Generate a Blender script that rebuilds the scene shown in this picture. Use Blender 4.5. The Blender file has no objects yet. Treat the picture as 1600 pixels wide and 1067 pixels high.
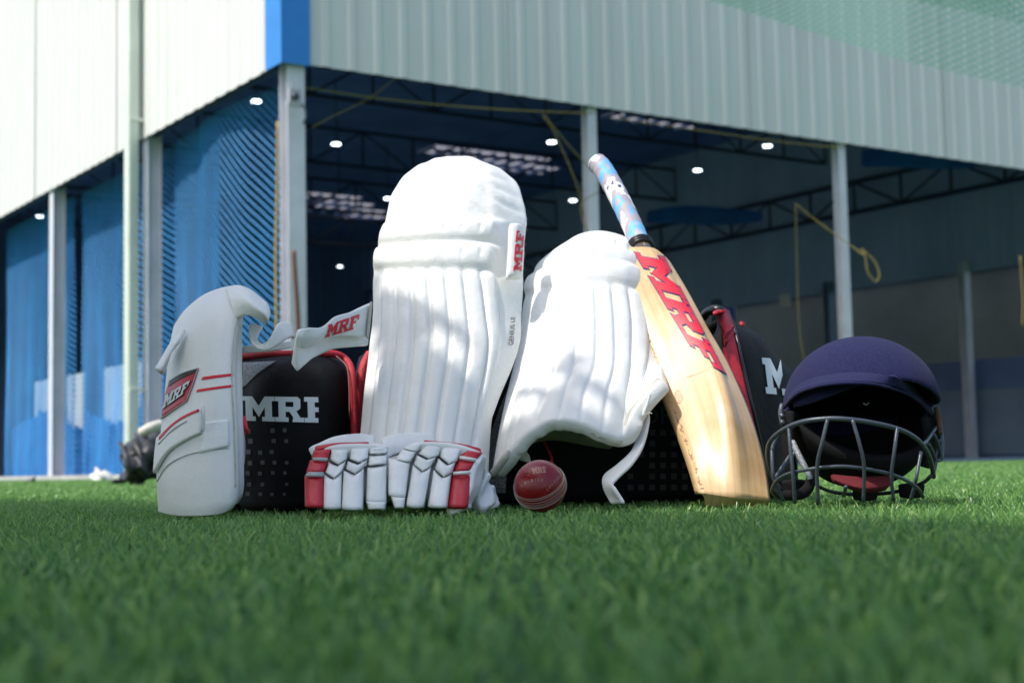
import bpy, math, random
import numpy as np
from mathutils import Vector, Matrix, noise
from mathutils.bvhtree import BVHTree
random.seed(7); rng = np.random.default_rng(7)
R = math.radians
SC = bpy.context.scene
COL = SC.collection

# ------------------------------------------------------------ camera
FPX, CX, CY = 2320.0, 800.0, 533.5
CAMZ = 0.083
pit = math.atan(192.5/FPX); rol = math.atan(0.0205)
F_ = Vector((0, math.cos(pit), math.sin(pit)))
R0 = Vector((1, 0, 0)); U0 = Vector((0, -math.sin(pit), math.cos(pit)))
RR = R0*math.cos(rol) - U0*math.sin(rol)
UU = U0*math.cos(rol) + R0*math.sin(rol)
CAM = Vector((0, 0, CAMZ))
cd = bpy.data.cameras.new('camera'); cam = bpy.data.objects.new('camera', cd); COL.objects.link(cam)
cam.matrix_world = Matrix(((RR.x, UU.x, -F_.x, 0), (RR.y, UU.y, -F_.y, 0), (RR.z, UU.z, -F_.z, CAMZ), (0, 0, 0, 1)))
cd.sensor_width = 36; cd.lens = 36*FPX/1600; cd.clip_start = .02; cd.clip_end = 2000
cd.dof.use_dof = True; cd.dof.focus_distance = 2.13; cd.dof.aperture_fstop = 7.0
SC.camera = cam

# ------------------------------------------------------------ light
SUN_EL = R(58); sh = Vector((-.88, -.475, 0)).normalized()
SDIR = Vector((sh.x*math.cos(SUN_EL), sh.y*math.cos(SUN_EL), math.sin(SUN_EL)))
w = bpy.data.worlds.new('World'); SC.world = w; w.use_nodes = True
nt = w.node_tree; bg = nt.nodes['Background']
sk = nt.nodes.new('ShaderNodeTexSky'); sk.sky_type = 'NISHITA'; sk.sun_disc = False
sk.sun_elevation = SUN_EL; sk.sun_rotation = math.atan2(sh.x, sh.y)
sk.air_density = 1.0; sk.dust_density = 3.0; sk.ozone_density = 1.0
nt.links.new(sk.outputs[0], bg.inputs[0]); bg.inputs[1].default_value = .15
sl = bpy.data.lights.new('sun', 'SUN'); sl.energy = 2.4; sl.angle = R(.6); sl.color = (1, .965, .9)
so = bpy.data.objects.new('sun', sl); COL.objects.link(so)
so.rotation_euler = SDIR.to_track_quat('Z', 'Y').to_euler()
SC.view_settings.view_transform = 'Standard'; SC.view_settings.look = 'None'
SC.view_settings.exposure = .80; SC.view_settings.gamma = 1

# ------------------------------------------------------------ helpers
def ray(px, py):
    return F_ + RR*((px-CX)/FPX) + UU*((CY-py)/FPX)
def W(px, py, Y):
    d = ray(px, py); return CAM + d*(Y/d.y)
def Wz(px, py, z):
    d = ray(px, py); return CAM + d*((z-CAMZ)/d.z)

def tag(o, label=None, cat=None, group=None, kind=None):
    if label: o['label'] = label
    if cat: o['category'] = cat
    if group: o['group'] = group
    if kind: o['kind'] = kind
    return o
def empty(name, loc, label, cat, group=None):
    o = bpy.data.objects.new(name, None); COL.objects.link(o); o.location = loc
    o.empty_display_size = .05
    return tag(o, label, cat, group)
def root_off(p):
    v = Vector((0, 0, 0))
    while p is not None: v += Vector(p.location); p = p.parent
    return v
def obj(name, verts, faces, mat, parent=None, smooth=True, sub=0, bevel=0):
    off = np.array(root_off(parent))
    v = np.asarray([tuple(q) for q in verts], dtype=float) - off
    me = bpy.data.meshes.new(name); me.from_pydata(v.tolist(), [], [tuple(int(i) for i in f) for f in faces])
    me.update(); me.materials.append(mat)
    if smooth: me.polygons.foreach_set('use_smooth', [True]*len(me.polygons))
    o = bpy.data.objects.new(name, me); COL.objects.link(o); o.parent = parent
    if bevel:
        m = o.modifiers.new('bevel', 'BEVEL'); m.width = bevel; m.segments = 3; m.limit_method = 'ANGLE'
    if sub:
        m = o.modifiers.new('sub', 'SUBSURF'); m.levels = sub; m.render_levels = sub
    return o
class MB:
    def __init__(s): s.v = []; s.f = []
    def add(s, v, f):
        n = len(s.v); s.v += [tuple(q) for q in v]; s.f += [tuple(i+n for i in q) for q in f]; return s
    def box(s, c, ax, dim):
        c = Vector(c); a, b, d = [Vector(ax[i])*(dim[i]/2) for i in range(3)]
        v = [c+a*i+b*j+d*k for i in (-1, 1) for j in (-1, 1) for k in (-1, 1)]
        f = [(0,1,3,2),(4,6,7,5),(0,4,5,1),(2,3,7,6),(0,2,6,4),(1,5,7,3)]
        return s.add(v, f)
    def tube(s, pts, r, n=8, cap=True):
        v, f = tube(pts, r, n, cap); return s.add(v, f)
    def build(s, name, mat, parent=None, **k): return obj(name, s.v, s.f, mat, parent, **k)
def tube(pts, r, n=8, cap=True):
    pts = [Vector(p) for p in pts]; m = len(pts)
    rs = r if hasattr(r, '__len__') else [r]*m
    V = []; prev = None
    for i, p in enumerate(pts):
        t = (pts[min(i+1, m-1)]-pts[max(i-1, 0)]).normalized()
        if prev is None:
            a = t.cross(Vector((0, 0, 1)));
            if a.length < .1: a = t.cross(Vector((0, 1, 0)))
        else: a = prev - t*prev.dot(t)
        a.normalize(); prev = a; b = t.cross(a)
        for k in range(n):
            th = 2*math.pi*k/n; V.append(p + (a*math.cos(th)+b*math.sin(th))*rs[i])
    Fc = [(i*n+k, i*n+(k+1) % n, (i+1)*n+(k+1) % n, (i+1)*n+k) for i in range(m-1) for k in range(n)]
    if cap: Fc += [tuple(range(n))[::-1], tuple((m-1)*n+k for k in range(n))]
    return V, Fc
def cr(P, ts):
    P = np.asarray(P, float); n = len(P); ts = np.asarray(ts, float)
    Q = np.concatenate([[2*P[0]-P[1]], P, [2*P[-1]-P[-2]]])
    i = np.clip(np.floor(ts).astype(int), 0, n-2); f = (ts-i).reshape((-1,)+(1,)*(P.ndim-1))
    a, b, c, d = Q[i], Q[i+1], Q[i+2], Q[i+3]
    return .5*((2*b)+(-a+c)*f+(2*a-5*b+4*c-d)*f*f+(-a+3*b-3*c+d)*f**3)
def smooth_path(pts, k=6):
    return [Vector(p) for p in cr([tuple(p) for p in pts], np.linspace(0, len(pts)-1, (len(pts)-1)*k+1))]
def gnorm(G, ref=None):
    du = np.gradient(G, axis=1); dv = np.gradient(G, axis=0)
    N = np.cross(du, dv); N /= np.linalg.norm(N, axis=2, keepdims=True)+1e-12
    if (N[..., 1].mean() > 0) if ref is None else ((N*np.array(ref)).sum(-1).mean() < 0): N = -N
    return N
def solid(G, N, thick):
    nt_, ns_ = G.shape[:2]; B = G - N*thick
    V = np.concatenate([G.reshape(-1, 3), B.reshape(-1, 3)]); M = nt_*ns_
    Fc = []
    for i in range(nt_-1):
        for j in range(ns_-1):
            a = i*ns_+j; q = (a, a+1, a+ns_+1, a+ns_)
            Fc.append(q); Fc.append(tuple(x+M for x in q[::-1]))
    loop = [j for j in range(ns_)] + [i*ns_+ns_-1 for i in range(1, nt_)] + [(nt_-1)*ns_+j for j in range(ns_-2, -1, -1)] + [i*ns_ for i in range(nt_-2, 0, -1)]
    for k in range(len(loop)):
        a, b = loop[k], loop[(k+1) % len(loop)]; Fc.append((b, a, a+M, b+M))
    return V, Fc
def surf(rows, mu=5, mv=5, disp=None, world=False, ref=None):
    P = [[(tuple(p) if world else tuple(W(*p))) for p in r] for r in rows]
    C = len(P[0])
    S = np.linspace(0, C-1, (C-1)*mu+1); T = np.linspace(0, len(P)-1, (len(P)-1)*mv+1)
    A = np.array([cr(r, S) for r in P]); G = cr(A, T)
    N = gnorm(G, ref)
    if disp is not None:
        s2, t2 = np.meshgrid(S, T); D = disp(s2, t2); G = G + N*D[..., None]; N = gnorm(G, ref)
    return G, N
def patch(name, rows, mat, parent, mu=5, mv=5, disp=None, thick=.01, sub=1, world=False, ref=None):
    G, N = surf(rows, mu, mv, disp, world, ref)
    V, Fc = solid(G, N, thick)
    o = obj(name, V, Fc, mat, parent, sub=sub)
    return o, G
def pillow(a, p=4):
    def f(s, t, C, Rr):
        u = np.abs(2*s/C-1); v = np.abs(2*t/Rr-1)
        return a*((1-u**p)*(1-v**p))**.5
    return f
def semi(x): return np.sqrt(np.clip(1-(2*x-1)**2, 0, 1))
def bvh(*grids):
    V = []; Fc = []
    for G in grids:
        n = len(V); a, b = G.shape[:2]; V += [tuple(p) for p in G.reshape(-1, 3)]
        Fc += [(n+i*b+j, n+i*b+j+1, n+(i+1)*b+j+1, n+(i+1)*b+j) for i in range(a-1) for j in range(b-1)]
    return BVHTree.FromPolygons(V, Fc)
def bvh_mesh(V, Fc): return BVHTree.FromPolygons([tuple(v) for v in V], [tuple(f) for f in Fc])
def hit(tree, px, py, off):
    d = ray(px, py).normalized(); loc, n, i, dist = tree.ray_cast(CAM, d)
    if loc is None: return None
    if n.dot(d) > 0: n = -n
    return loc + n*off
def bil(q, u, v):   # q = TL,TR,BR,BL pixel corners ; u right, v down
    a = [q[0][k]*(1-u)+q[1][k]*u for k in (0, 1)]; b = [q[3][k]*(1-u)+q[2][k]*u for k in (0, 1)]
    return (a[0]*(1-v)+b[0]*v, a[1]*(1-v)+b[1]*v)
GLY = {
 'M': (1.36, [((0,1),(.12,1),(.12,.82),(0,.82)), ((.12,1),(.42,1),(.42,.18),(.12,.18)), ((0,.18),(.54,.18),(.54,0),(0,0)),
       ((.42,1),(.68,.62),(.68,.16),(.42,.56)), ((.68,.62),(.94,1),(.94,.56),(.68,.16)),
       ((.94,1),(1.24,1),(1.24,.18),(.94,.18)), ((1.24,1),(1.36,1),(1.36,.82),(1.24,.82)), ((.82,.18),(1.36,.18),(1.36,0),(.82,0))]),
 'R': (1.22, [((0,1),(.14,1),(.14,.82),(0,.82)), ((.14,1),(.44,1),(.44,.18),(.14,.18)), ((0,.18),(.56,.18),(.56,0),(0,0)),
       ((.44,1),(.78,1),(.78,.8),(.44,.8)), ((.78,1),(.96,1),(1.08,.9),(.78,.9)), ((.78,.9),(1.08,.9),(1.08,.55),(.78,.6)),
       ((.44,.6),(.78,.6),(.74,.4),(.44,.4)), ((.78,.6),(1.08,.55),(.96,.46),(.74,.4)), ((.6,.4),(.9,.43),(1.06,.18),(.76,.18)), ((.76,.18),(1.22,.18),(1.22,0),(.72,0))]),
 'F': (1.02, [((0,1),(.14,1),(.14,.82),(0,.82)), ((.14,1),(.44,1),(.44,.18),(.14,.18)), ((0,.18),(.58,.18),(.58,0),(0,0)),
       ((.44,1),(1.02,1),(1.02,.8),(.44,.8)), ((.84,.8),(1.02,.8),(1.02,.6),(.84,.6)), ((.44,.6),(.74,.6),(.74,.42),(.44,.42))]),
}
def logo(name, quad, tree, mat, parent, off=.0006, grow=0, word='MRF', gap=.02, shear=0, n=4, clip=None):
    x = 0; Q = []
    for ch in word:
        wd, qs = GLY[ch]
        for q in qs: Q.append([(p[0]+x, p[1]) for p in q])
        x += wd+gap
    tot = x-gap; mb = MB()
    for qi, q in enumerate(Q):
        if grow:
            cx = sum(p[0] for p in q)/4; cy = sum(p[1] for p in q)/4
            q = [(p[0]+math.copysign(grow, p[0]-cx), p[1]+math.copysign(grow, p[1]-cy)) for p in q]
        V = []; ok = True
        for j in range(n+1):
            for i in range(n+1):
                px, py = bil(q, i/n, j/n)
                if clip: px = min(px, clip*tot)
                px += shear*(py-.5)
                X, Y = bil(quad, px/tot, 1-py)
                h = hit(tree, X, Y, off+qi*.00002)
                if h is None: ok = False; break
                V.append(h)
            if not ok: break
        if ok: mb.add(V, [(j*(n+1)+i, j*(n+1)+i+1, (j+1)*(n+1)+i+1, (j+1)*(n+1)+i) for j in range(n) for i in range(n)])
    return mb.build(name, mat, parent, smooth=False)
def text(name, body, quad, tree, mat, parent, off=.0006):
    c = bpy.data.curves.new('t', 'FONT'); c.body = body; c.resolution_u = 3
    to = bpy.data.objects.new('t', c); COL.objects.link(to)
    dg = bpy.context.evaluated_depsgraph_get(); me = to.evaluated_get(dg).to_mesh()
    vs = [v.co.copy() for v in me.vertices]; fs = [tuple(p.vertices) for p in me.polygons]
    to.evaluated_get(dg).to_mesh_clear(); bpy.data.objects.remove(to); bpy.data.curves.remove(c)
    x0 = min(v.x for v in vs); x1 = max(v.x for v in vs); y0 = min(v.y for v in vs); y1 = max(v.y for v in vs)
    V = []
    for v in vs:
        X, Y = bil(quad, (v.x-x0)/(x1-x0), 1-(v.y-y0)/(y1-y0)); h = hit(tree, X, Y, off)
        V.append(h if h is not None else Vector((0, 0, -1)))
    fs = [f for f in fs if all(V[i].z > -.5 for i in f)]
    return obj(name, V, fs, mat, parent, smooth=False)
def applique(name, rows, tree, mat, parent, off=.002, mu=5, mv=5, thick=None, sub=0, puff=0, ref=None):
    C = len(rows[0]); S = np.linspace(0, C-1, (C-1)*mu+1); T = np.linspace(0, len(rows)-1, (len(rows)-1)*mv+1)
    A = cr(np.array([cr(r, S) for r in rows]), T)
    G = np.zeros(A.shape[:2]+(3,)); last = None
    for i in range(A.shape[0]):
        for j in range(A.shape[1]):
            u = 1-abs(2*j/(A.shape[1]-1)-1)**4; v = 1-abs(2*i/(A.shape[0]-1)-1)**4
            h = hit(tree, A[i, j, 0], A[i, j, 1], off+puff*(u*v)**.5)
            if h is None: h = last if last is not None else W(A[i, j, 0], A[i, j, 1], 2.3)
            G[i, j] = h; last = h
    V, Fc = solid(G, gnorm(G, ref), thick or off*.9)
    return obj(name, V, Fc, mat, parent, sub=sub), G

# ------------------------------------------------------------ materials
def mat(name, base, rough=.6, var=None, vs=8., bump=0., bs=200., spec=.5, metal=0, trans=0, b2=0., b2s=30., emit=None, sheen=0, stretch=None, dist=.002, stain=None):
    m = bpy.data.materials.new(name); m.use_nodes = True; n = m.node_tree; p = n.nodes['Principled BSDF']
    p.inputs['Base Color'].default_value = (*base, 1); p.inputs['Roughness'].default_value = rough
    p.inputs['Specular IOR Level'].default_value = spec; p.inputs['Metallic'].default_value = metal
    if sheen: p.inputs['Sheen Weight'].default_value = sheen
    tc = n.nodes.new('ShaderNodeTexCoord'); co = tc.outputs['Object']
    if stretch:
        mp = n.nodes.new('ShaderNodeMapping'); mp.inputs['Scale'].default_value = stretch; n.links.new(co, mp.inputs[0]); co = mp.outputs[0]
    if var is not None:
        no = n.nodes.new('ShaderNodeTexNoise'); no.inputs['Scale'].default_value = vs; no.inputs['Detail'].default_value = 6; no.inputs['Roughness'].default_value = .65
        n.links.new(co, no.inputs['Vector'])
        rp = n.nodes.new('ShaderNodeValToRGB'); rp.color_ramp.elements[0].position = .35; rp.color_ramp.elements[1].position = .65
        rp.color_ramp.elements[0].color = (*var, 1); rp.color_ramp.elements[1].color = (*base, 1)
        n.links.new(no.outputs[0], rp.inputs[0]); out = rp.outputs[0]
        if stain:
            n2 = n.nodes.new('ShaderNodeTexNoise'); n2.inputs['Scale'].default_value = stain[1]; n2.inputs['Detail'].default_value = 8; n.links.new(tc.outputs['Object'], n2.inputs['Vector'])
            r2 = n.nodes.new('ShaderNodeValToRGB'); r2.color_ramp.elements[0].position = stain[2]; r2.color_ramp.elements[1].position = stain[2]+.12
            n.links.new(n2.outputs[0], r2.inputs[0])
            mx = n.nodes.new('ShaderNodeMix'); mx.data_type = 'RGBA'; n.links.new(r2.outputs[0], mx.inputs[0]); n.links.new(out, mx.inputs[6]); mx.inputs[7].default_value = (*stain[0], 1); out = mx.outputs[2]
        n.links.new(out, p.inputs['Base Color'])
    last = None
    for st, s in ((bump, bs), (b2, b2s)):
        if st:
            no = n.nodes.new('ShaderNodeTexNoise'); no.inputs['Scale'].default_value = s; no.inputs['Detail'].default_value = 4; n.links.new(co, no.inputs['Vector'])
            bp = n.nodes.new('ShaderNodeBump'); bp.inputs['Strength'].default_value = st; bp.inputs['Distance'].default_value = dist if s > 60 else dist*4
            n.links.new(no.outputs[0], bp.inputs['Height'])
            if last: n.links.new(last, bp.inputs['Normal'])
            last = bp.outputs[0]
    if last: n.links.new(last, p.inputs['Normal'])
    if emit:
        p.inputs['Emission Color'].default_value = (*emit[0], 1); p.inputs['Emission Strength'].default_value = emit[1]
    if trans:
        tr = n.nodes.new('ShaderNodeBsdfTranslucent'); tr.inputs[0].default_value = (*base, 1)
        mx = n.nodes.new('ShaderNodeMixShader'); mx.inputs[0].default_value = trans
        n.links.new(p.outputs[0], mx.inputs[1]); n.links.new(tr.outputs[0], mx.inputs[2]); n.links.new(mx.outputs[0], n.nodes['Material Output'].inputs[0])
    return m
M = {}
M['leather'] = mat('white_leather', (.80, .80, .77), .42, (.74, .74, .70), 9, .3, 380, b2=.4, b2s=22, stain=((.55, .54, .46), 14, .68))
M['leather2'] = mat('white_glove_leather', (.80, .81, .80), .38, (.72, .74, .72), 14, .25, 500, b2=.35, b2s=40, stain=((.4, .42, .3), 25, .72))
M['shellwhite'] = mat('smooth_white_cover', (.78, .79, .77), .45, (.72, .73, .70), 6, .25, 420, b2=.3, b2s=16, stain=((.5, .5, .45), 12, .72))
M['cream'] = mat('cream_cotton', (.62, .60, .52), .9, (.45, .44, .38), 40, .6, 600)
M['red'] = mat('red_vinyl', (.50, .012, .03), .4, (.42, .01, .022), 20, .25, 500, b2=.3, b2s=40)
M['shadedred'] = mat('shaded_red_mesh', (.16, .006, .012), .9, (.06, .004, .006), 300)  # red darkened to carry the shade inside the helmet
M['redprint'] = mat('red_print', (.66, .015, .035), .45)
M['redtrim'] = mat('red_trim', (.55, .012, .03), .55, (.35, .01, .02), 60, .5, 700)
M['silver'] = mat('silver_vinyl', (.42, .43, .44), .35, (.36, .37, .38), 30, .2, 500)
M['grey'] = mat('grey_piping', (.22, .23, .24), .5)
M['navyline'] = mat('navy_print', (.02, .03, .16), .5)
M['blackprint'] = mat('black_print', (.02, .02, .02), .5)
M['bag'] = mat('black_nylon', (.0055, .0058, .007), .6, (.003, .003, .0035), 12, .7, 700, b2=1.0, b2s=14, spec=.16)
M['bagw'] = mat('white_print', (.62, .66, .66), .6)
M['bagdim'] = mat('dark_grey_print', (.032, .031, .028), .6)
M['square'] = mat('grey_square_print', (.075, .078, .085), .6)
M['mesh'] = mat('grey_spacer_mesh', (.34, .36, .38), .6, (.07, .07, .08), 330)
M['wood'] = None
M['ball'] = mat('red_ball_leather', (.22, .004, .010), .2, (.15, .003, .007), 60, .3, 500, b2=.15, b2s=60, stain=((.16, .02, .02), 60, .66))
M['stitch'] = mat('stitch_thread', (.72, .68, .58), .8)
M['gold'] = mat('gold_print', (.34, .15, .12), .45)
M['navy'] = mat('navy_cloth', (.018, .020, .078), .95, (.008, .010, .040), 300, .9, 750, sheen=.03, dist=.001, spec=.2)
M['black'] = mat('black_foam', (.006, .006, .007), .85, (.004, .004, .004), 60, .4, 300, spec=.2)
M['steel'] = mat('dark_steel', (.058, .072, .092), .36, (.05, .06, .075), 50, .2, 300, metal=.2)
M['rust'] = mat('rusty_steel', (.16, .06, .03), .75, (.07, .035, .02), 60, .4, 200)
M['rubber'] = mat('black_rubber', (.01, .01, .012), .35)
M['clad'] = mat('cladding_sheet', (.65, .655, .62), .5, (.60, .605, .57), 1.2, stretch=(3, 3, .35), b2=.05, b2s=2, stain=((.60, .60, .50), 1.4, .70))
M['clad_in'] = mat('inner_cladding_sheet', (.38, .46, .62), .6, (.28, .35, .48), .6, stretch=(1, 1, .3))  # bluer and brighter, with the interior haze put into the colour
M['bluepaint'] = mat('blue_sheet_metal', (.02, .22, .62), .45, (.018, .19, .55), 2)
M['column'] = mat('grey_painted_steel', (.66, .65, .70), .5, (.56, .56, .60), 3, b2=.1, b2s=20, stain=((.2, .18, .16), 5, .70))
M['pipe'] = mat('pale_downpipe', (.66, .72, .62), .45, (.56, .62, .54), 2)
M['tarp'] = mat('blue_tarp', (.012, .16, .46), .45, (.008, .11, .36), 1.5, b2=.5, b2s=3, trans=.25, dist=.03)
M['net'] = mat('blue_net', (.03, .29, .66), .6, (.022, .22, .54), 1.2)
M['greennet'] = mat('green_net', (.28, .50, .42), .8)
M['rope'] = mat('yellow_rope', (.30, .25, .05), .8, (.22, .17, .05), 40)
M['redrope'] = mat('orange_rope', (.45, .22, .08), .8, (.25, .30, .10), 12)
M['roof'] = mat('hazed_roof_sheet', (.19, .30, .58), .7, (.13, .21, .44), .8)  # blue raised so the sheet carries the hall's navy haze
M['truss'] = mat('dark_truss_steel', (.04, .05, .07), .6)
M['skylight'] = mat('skylight_sheet', (.20, .20, .22), .5, (.12, .12, .14), 1.5, trans=.8)
M['lamp'] = mat('lamp_diffuser', (.9, .95, 1), .5, emit=((.80, .93, 1), 6))
M['lampbody'] = mat('lamp_body', (.3, .3, .3), .5)
M['olive'] = mat('olive_render', (.17, .19, .17), .8, (.10, .12, .11), .35)
M['darkblue'] = mat('dark_blue_panel', (.12, .19, .36), .6, (.09, .14, .28), .7)
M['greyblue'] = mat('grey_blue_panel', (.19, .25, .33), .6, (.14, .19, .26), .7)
M['floor'] = mat('blue_bounce_floor', (.05, .10, .20), .7, (.04, .08, .16), 1)
M['curb'] = mat('pale_concrete', (.50, .49, .46), .85, (.36, .35, .33), 3)
M['bannerm'] = mat('pale_banner', (.55, .62, .66), .6, (.4, .5, .56), 1.2)
M['plastic'] = mat('white_plastic_sheet', (.62, .62, .58), .5, (.5, .5, .46), 9, b2=.4, b2s=10)
M['shade'] = mat('shadow_caster_sheet', (.25, .27, .25), .8)
M['rag'] = mat('black_holdall_fabric', (.012, .012, .014), .45, (.03, .03, .034), 9, b2=.8, b2s=8)

# willow wood with grain along the blade
def wood():
    m = bpy.data.materials.new('willow'); m.use_nodes = True; n = m.node_tree; p = n.nodes['Principled BSDF']
    at = n.nodes.new('ShaderNodeUVMap'); at.uv_map = 'grain'
    mp = n.nodes.new('ShaderNodeMapping'); mp.inputs['Scale'].default_value = (9, .55, 1); n.links.new(at.outputs[0], mp.inputs[0])
    wv = n.nodes.new('ShaderNodeTexWave'); wv.inputs['Scale'].default_value = .42; wv.inputs['Distortion'].default_value = 1.6; wv.inputs['Detail'].default_value = 2; n.links.new(mp.outputs[0], wv.inputs[0])
    r = n.nodes.new('ShaderNodeValToRGB'); r.color_ramp.elements[0].color = (.60, .40, .20, 1); r.color_ramp.elements[1].color = (.66, .46, .24, 1)
    r.color_ramp.elements[0].position = .0; r.color_ramp.elements[1].position = .35
    n.links.new(wv.outputs[0], r.inputs[0])
    mp2 = n.nodes.new('ShaderNodeMapping'); mp2.inputs['Scale'].default_value = (2.2, 1.2, 1); n.links.new(at.outputs[0], mp2.inputs[0])
    no = n.nodes.new('ShaderNodeTexNoise'); no.inputs['Scale'].default_value = 2.2; no.inputs['Detail'].default_value = 7; n.links.new(mp2.outputs[0], no.inputs['Vector'])
    r2 = n.nodes.new('ShaderNodeValToRGB'); r2.color_ramp.elements[0].position = .36; r2.color_ramp.elements[0].color = (.88, .80, .72, 1); r2.color_ramp.elements[1].position = .6; r2.color_ramp.elements[1].color = (1, 1, 1, 1)
    n.links.new(no.outputs[0], r2.inputs[0])
    mx = n.nodes.new('ShaderNodeMix'); mx.data_type = 'RGBA'; mx.blend_type = 'MULTIPLY'; mx.inputs[0].default_value = .8
    n.links.new(r.outputs[0], mx.inputs[6]); n.links.new(r2.outputs[0], mx.inputs[7]); n.links.new(mx.outputs[2], p.inputs['Base Color'])
    p.inputs['Roughness'].default_value = .38
    bp = n.nodes.new('ShaderNodeBump'); bp.inputs['Strength'].default_value = .08; bp.inputs['Distance'].default_value = .001; n.links.new(wv.outputs[0], bp.inputs['Height']); n.links.new(bp.outputs[0], p.inputs['Normal'])
    return m
M['wood'] = wood()
M['woodedge'] = mat('worn_wood_edge', (.50, .27, .17), .6, (.34, .17, .10), 40, .5, 200, stain=((.12, .07, .05), 50, .6))
def grip():
    m = bpy.data.materials.new('camo_grip'); m.use_nodes = True; n = m.node_tree; p = n.nodes['Principled BSDF']
    tc = n.nodes.new('ShaderNodeTexCoord'); mp = n.nodes.new('ShaderNodeMapping'); mp.inputs['Scale'].default_value = (1, 1, .55); n.links.new(tc.outputs['Object'], mp.inputs[0])
    no = n.nodes.new('ShaderNodeTexNoise'); no.inputs['Scale'].default_value = 26; no.inputs['Detail'].default_value = 3; n.links.new(mp.outputs[0], no.inputs['Vector'])
    r = n.nodes.new('ShaderNodeValToRGB'); r.color_ramp.interpolation = 'CONSTANT'
    cs = [(0, (.06, .05, .16)), (.33, (.75, .74, .76)), (.43, (.36, .33, .38)), (.53, (.15, .42, .76)), (.64, (.42, .38, .42)), (.72, (.8, .8, .8))]
    e = r.color_ramp.elements; e[0].position = 0; e[0].color = (*cs[0][1], 1); e[1].position = cs[1][0]; e[1].color = (*cs[1][1], 1)
    for a, c in cs[2:]: q = e.new(a); q.color = (*c, 1)
    n.links.new(no.outputs[0], r.inputs[0]); n.links.new(r.outputs[0], p.inputs['Base Color']); p.inputs['Roughness'].default_value = .6
    return m
M['grip'] = grip()
def turfmat():
    m = bpy.data.materials.new('turf_blade'); m.use_nodes = True; n = m.node_tree; p = n.nodes['Principled BSDF']
    g = n.nodes.new('ShaderNodeNewGeometry'); r = n.nodes.new('ShaderNodeValToRGB')
    e = r.color_ramp.elements; e[0].color = (.075, .19, .06, 1); e[1].color = (.46, .62, .18, 1); q = e.new(.45); q.color = (.17, .36, .095, 1); q = e.new(.9); q.color = (.26, .44, .11, 1)
    n.links.new(g.outputs['Random Per Island'], r.inputs[0]); n.links.new(r.outputs[0], p.inputs['Base Color']); p.inputs['Roughness'].default_value = .33
    p.inputs['Specular IOR Level'].default_value = .5
    tr = n.nodes.new('ShaderNodeBsdfTranslucent'); n.links.new(r.outputs[0], tr.inputs[0]); mx = n.nodes.new('ShaderNodeMixShader'); mx.inputs[0].default_value = .45
    n.links.new(p.outputs[0], mx.inputs[1]); n.links.new(tr.outputs[0], mx.inputs[2]); n.links.new(mx.outputs[0], n.nodes['Material Output'].inputs[0])
    return m
M['turf'] = turfmat()
M['ground'] = mat('turf_backing', (.045, .14, .035), .9, (.025, .085, .022), 60, .6, 300)

# ------------------------------------------------------------ ground and turf
gs = 500
tag(obj('ground', [(-gs, -gs, 0), (gs, -gs, 0), (gs, gs, 0), (-gs, gs, 0)], [(0, 1, 2, 3)], M['ground']), kind='structure')
def turf():
    A = []
    for (y0, y1, den, wk, hk) in ((.16, 1.2, 20000, 2.0, 1), (1.2, 3.4, 24000, 1.35, 1), (3.4, 8, 4600, 2.6, 1), (8, 16.5, 800, 5.5, 1.05)):
        ex = .22 + .06*y1
        n = int(den*((y1**2-y0**2)*.36 + 2*ex*(y1-y0)))
        y = np.sqrt(rng.uniform(y0**2, y1**2, n)) if y0 > 1 else rng.uniform(y0, y1, n)
        x = rng.uniform(-1, 1, n)*(.36*y+ex)
        h = rng.uniform(.013, .024, n)*hk; wd = rng.uniform(.0005, .0010, n)*wk
        A.append(np.stack([x, y, h, wd], 1))
    A = np.concatenate(A); n = len(A); x, y, h, wd = A.T
    # tufts: pull blades towards clump centres
    cell = .013
    gx = np.floor(x/cell)*cell+cell/2; gy = np.floor(y/cell)*cell+cell/2
    k = np.where(y < 3.4, .55, 0); x = x+(gx-x)*k; y = y+(gy-y)*k
    az = rng.uniform(0, 2*np.pi, n); fa = rng.uniform(0, 2*np.pi, n)
    lean = rng.uniform(.02, .6, n)**1.5*h; curl = rng.uniform(0, .35, n)*h
    b = np.stack([x, y, np.zeros(n)], 1)
    hsh = np.abs(np.sin(gx*7919.3+gy*5171.7)*43758.5) % 1; h = h*(.72+.42*hsh); az = az*.45+hsh*2*np.pi*1.3
    d = np.stack([np.cos(az), np.sin(az), np.zeros(n)], 1); s = np.stack([np.cos(fa), np.sin(fa), np.zeros(n)], 1)
    z = np.array([0, 0, 1.])
    m1 = b + d*(lean*.35)[:, None] + z*(h*.55)[:, None]
    tp = b + d*(lean+curl)[:, None] + z*(h*(1-.15*rng.random(n)))[:, None]
    V = np.stack([b-s*wd[:, None], b+s*wd[:, None], m1+s*(wd*.9)[:, None], m1-s*(wd*.9)[:, None], tp+s*(wd*.5)[:, None], tp-s*(wd*.5)[:, None]], 1).reshape(-1, 3)
    i = np.arange(n)*6
    Fq = np.stack([np.stack([i, i+1, i+2, i+3], 1), np.stack([i+3, i+2, i+4, i+5], 1)], 1).reshape(-1, 4)
    me = bpy.data.meshes.new('turf'); me.vertices.add(len(V)); me.vertices.foreach_set('co', V.ravel())
    me.loops.add(Fq.size); me.loops.foreach_set('vertex_index', Fq.ravel().astype(np.int32))
    me.polygons.add(len(Fq)); me.polygons.foreach_set('loop_start', np.arange(0, Fq.size, 4, dtype=np.int32))
    me.update(calc_edges=True); me.materials.append(M['turf'])
    o = bpy.data.objects.new('grass', me); COL.objects.link(o)
    tag(o, 'short green artificial turf covering the whole ground', 'grass', kind='stuff')
turf()

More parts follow.
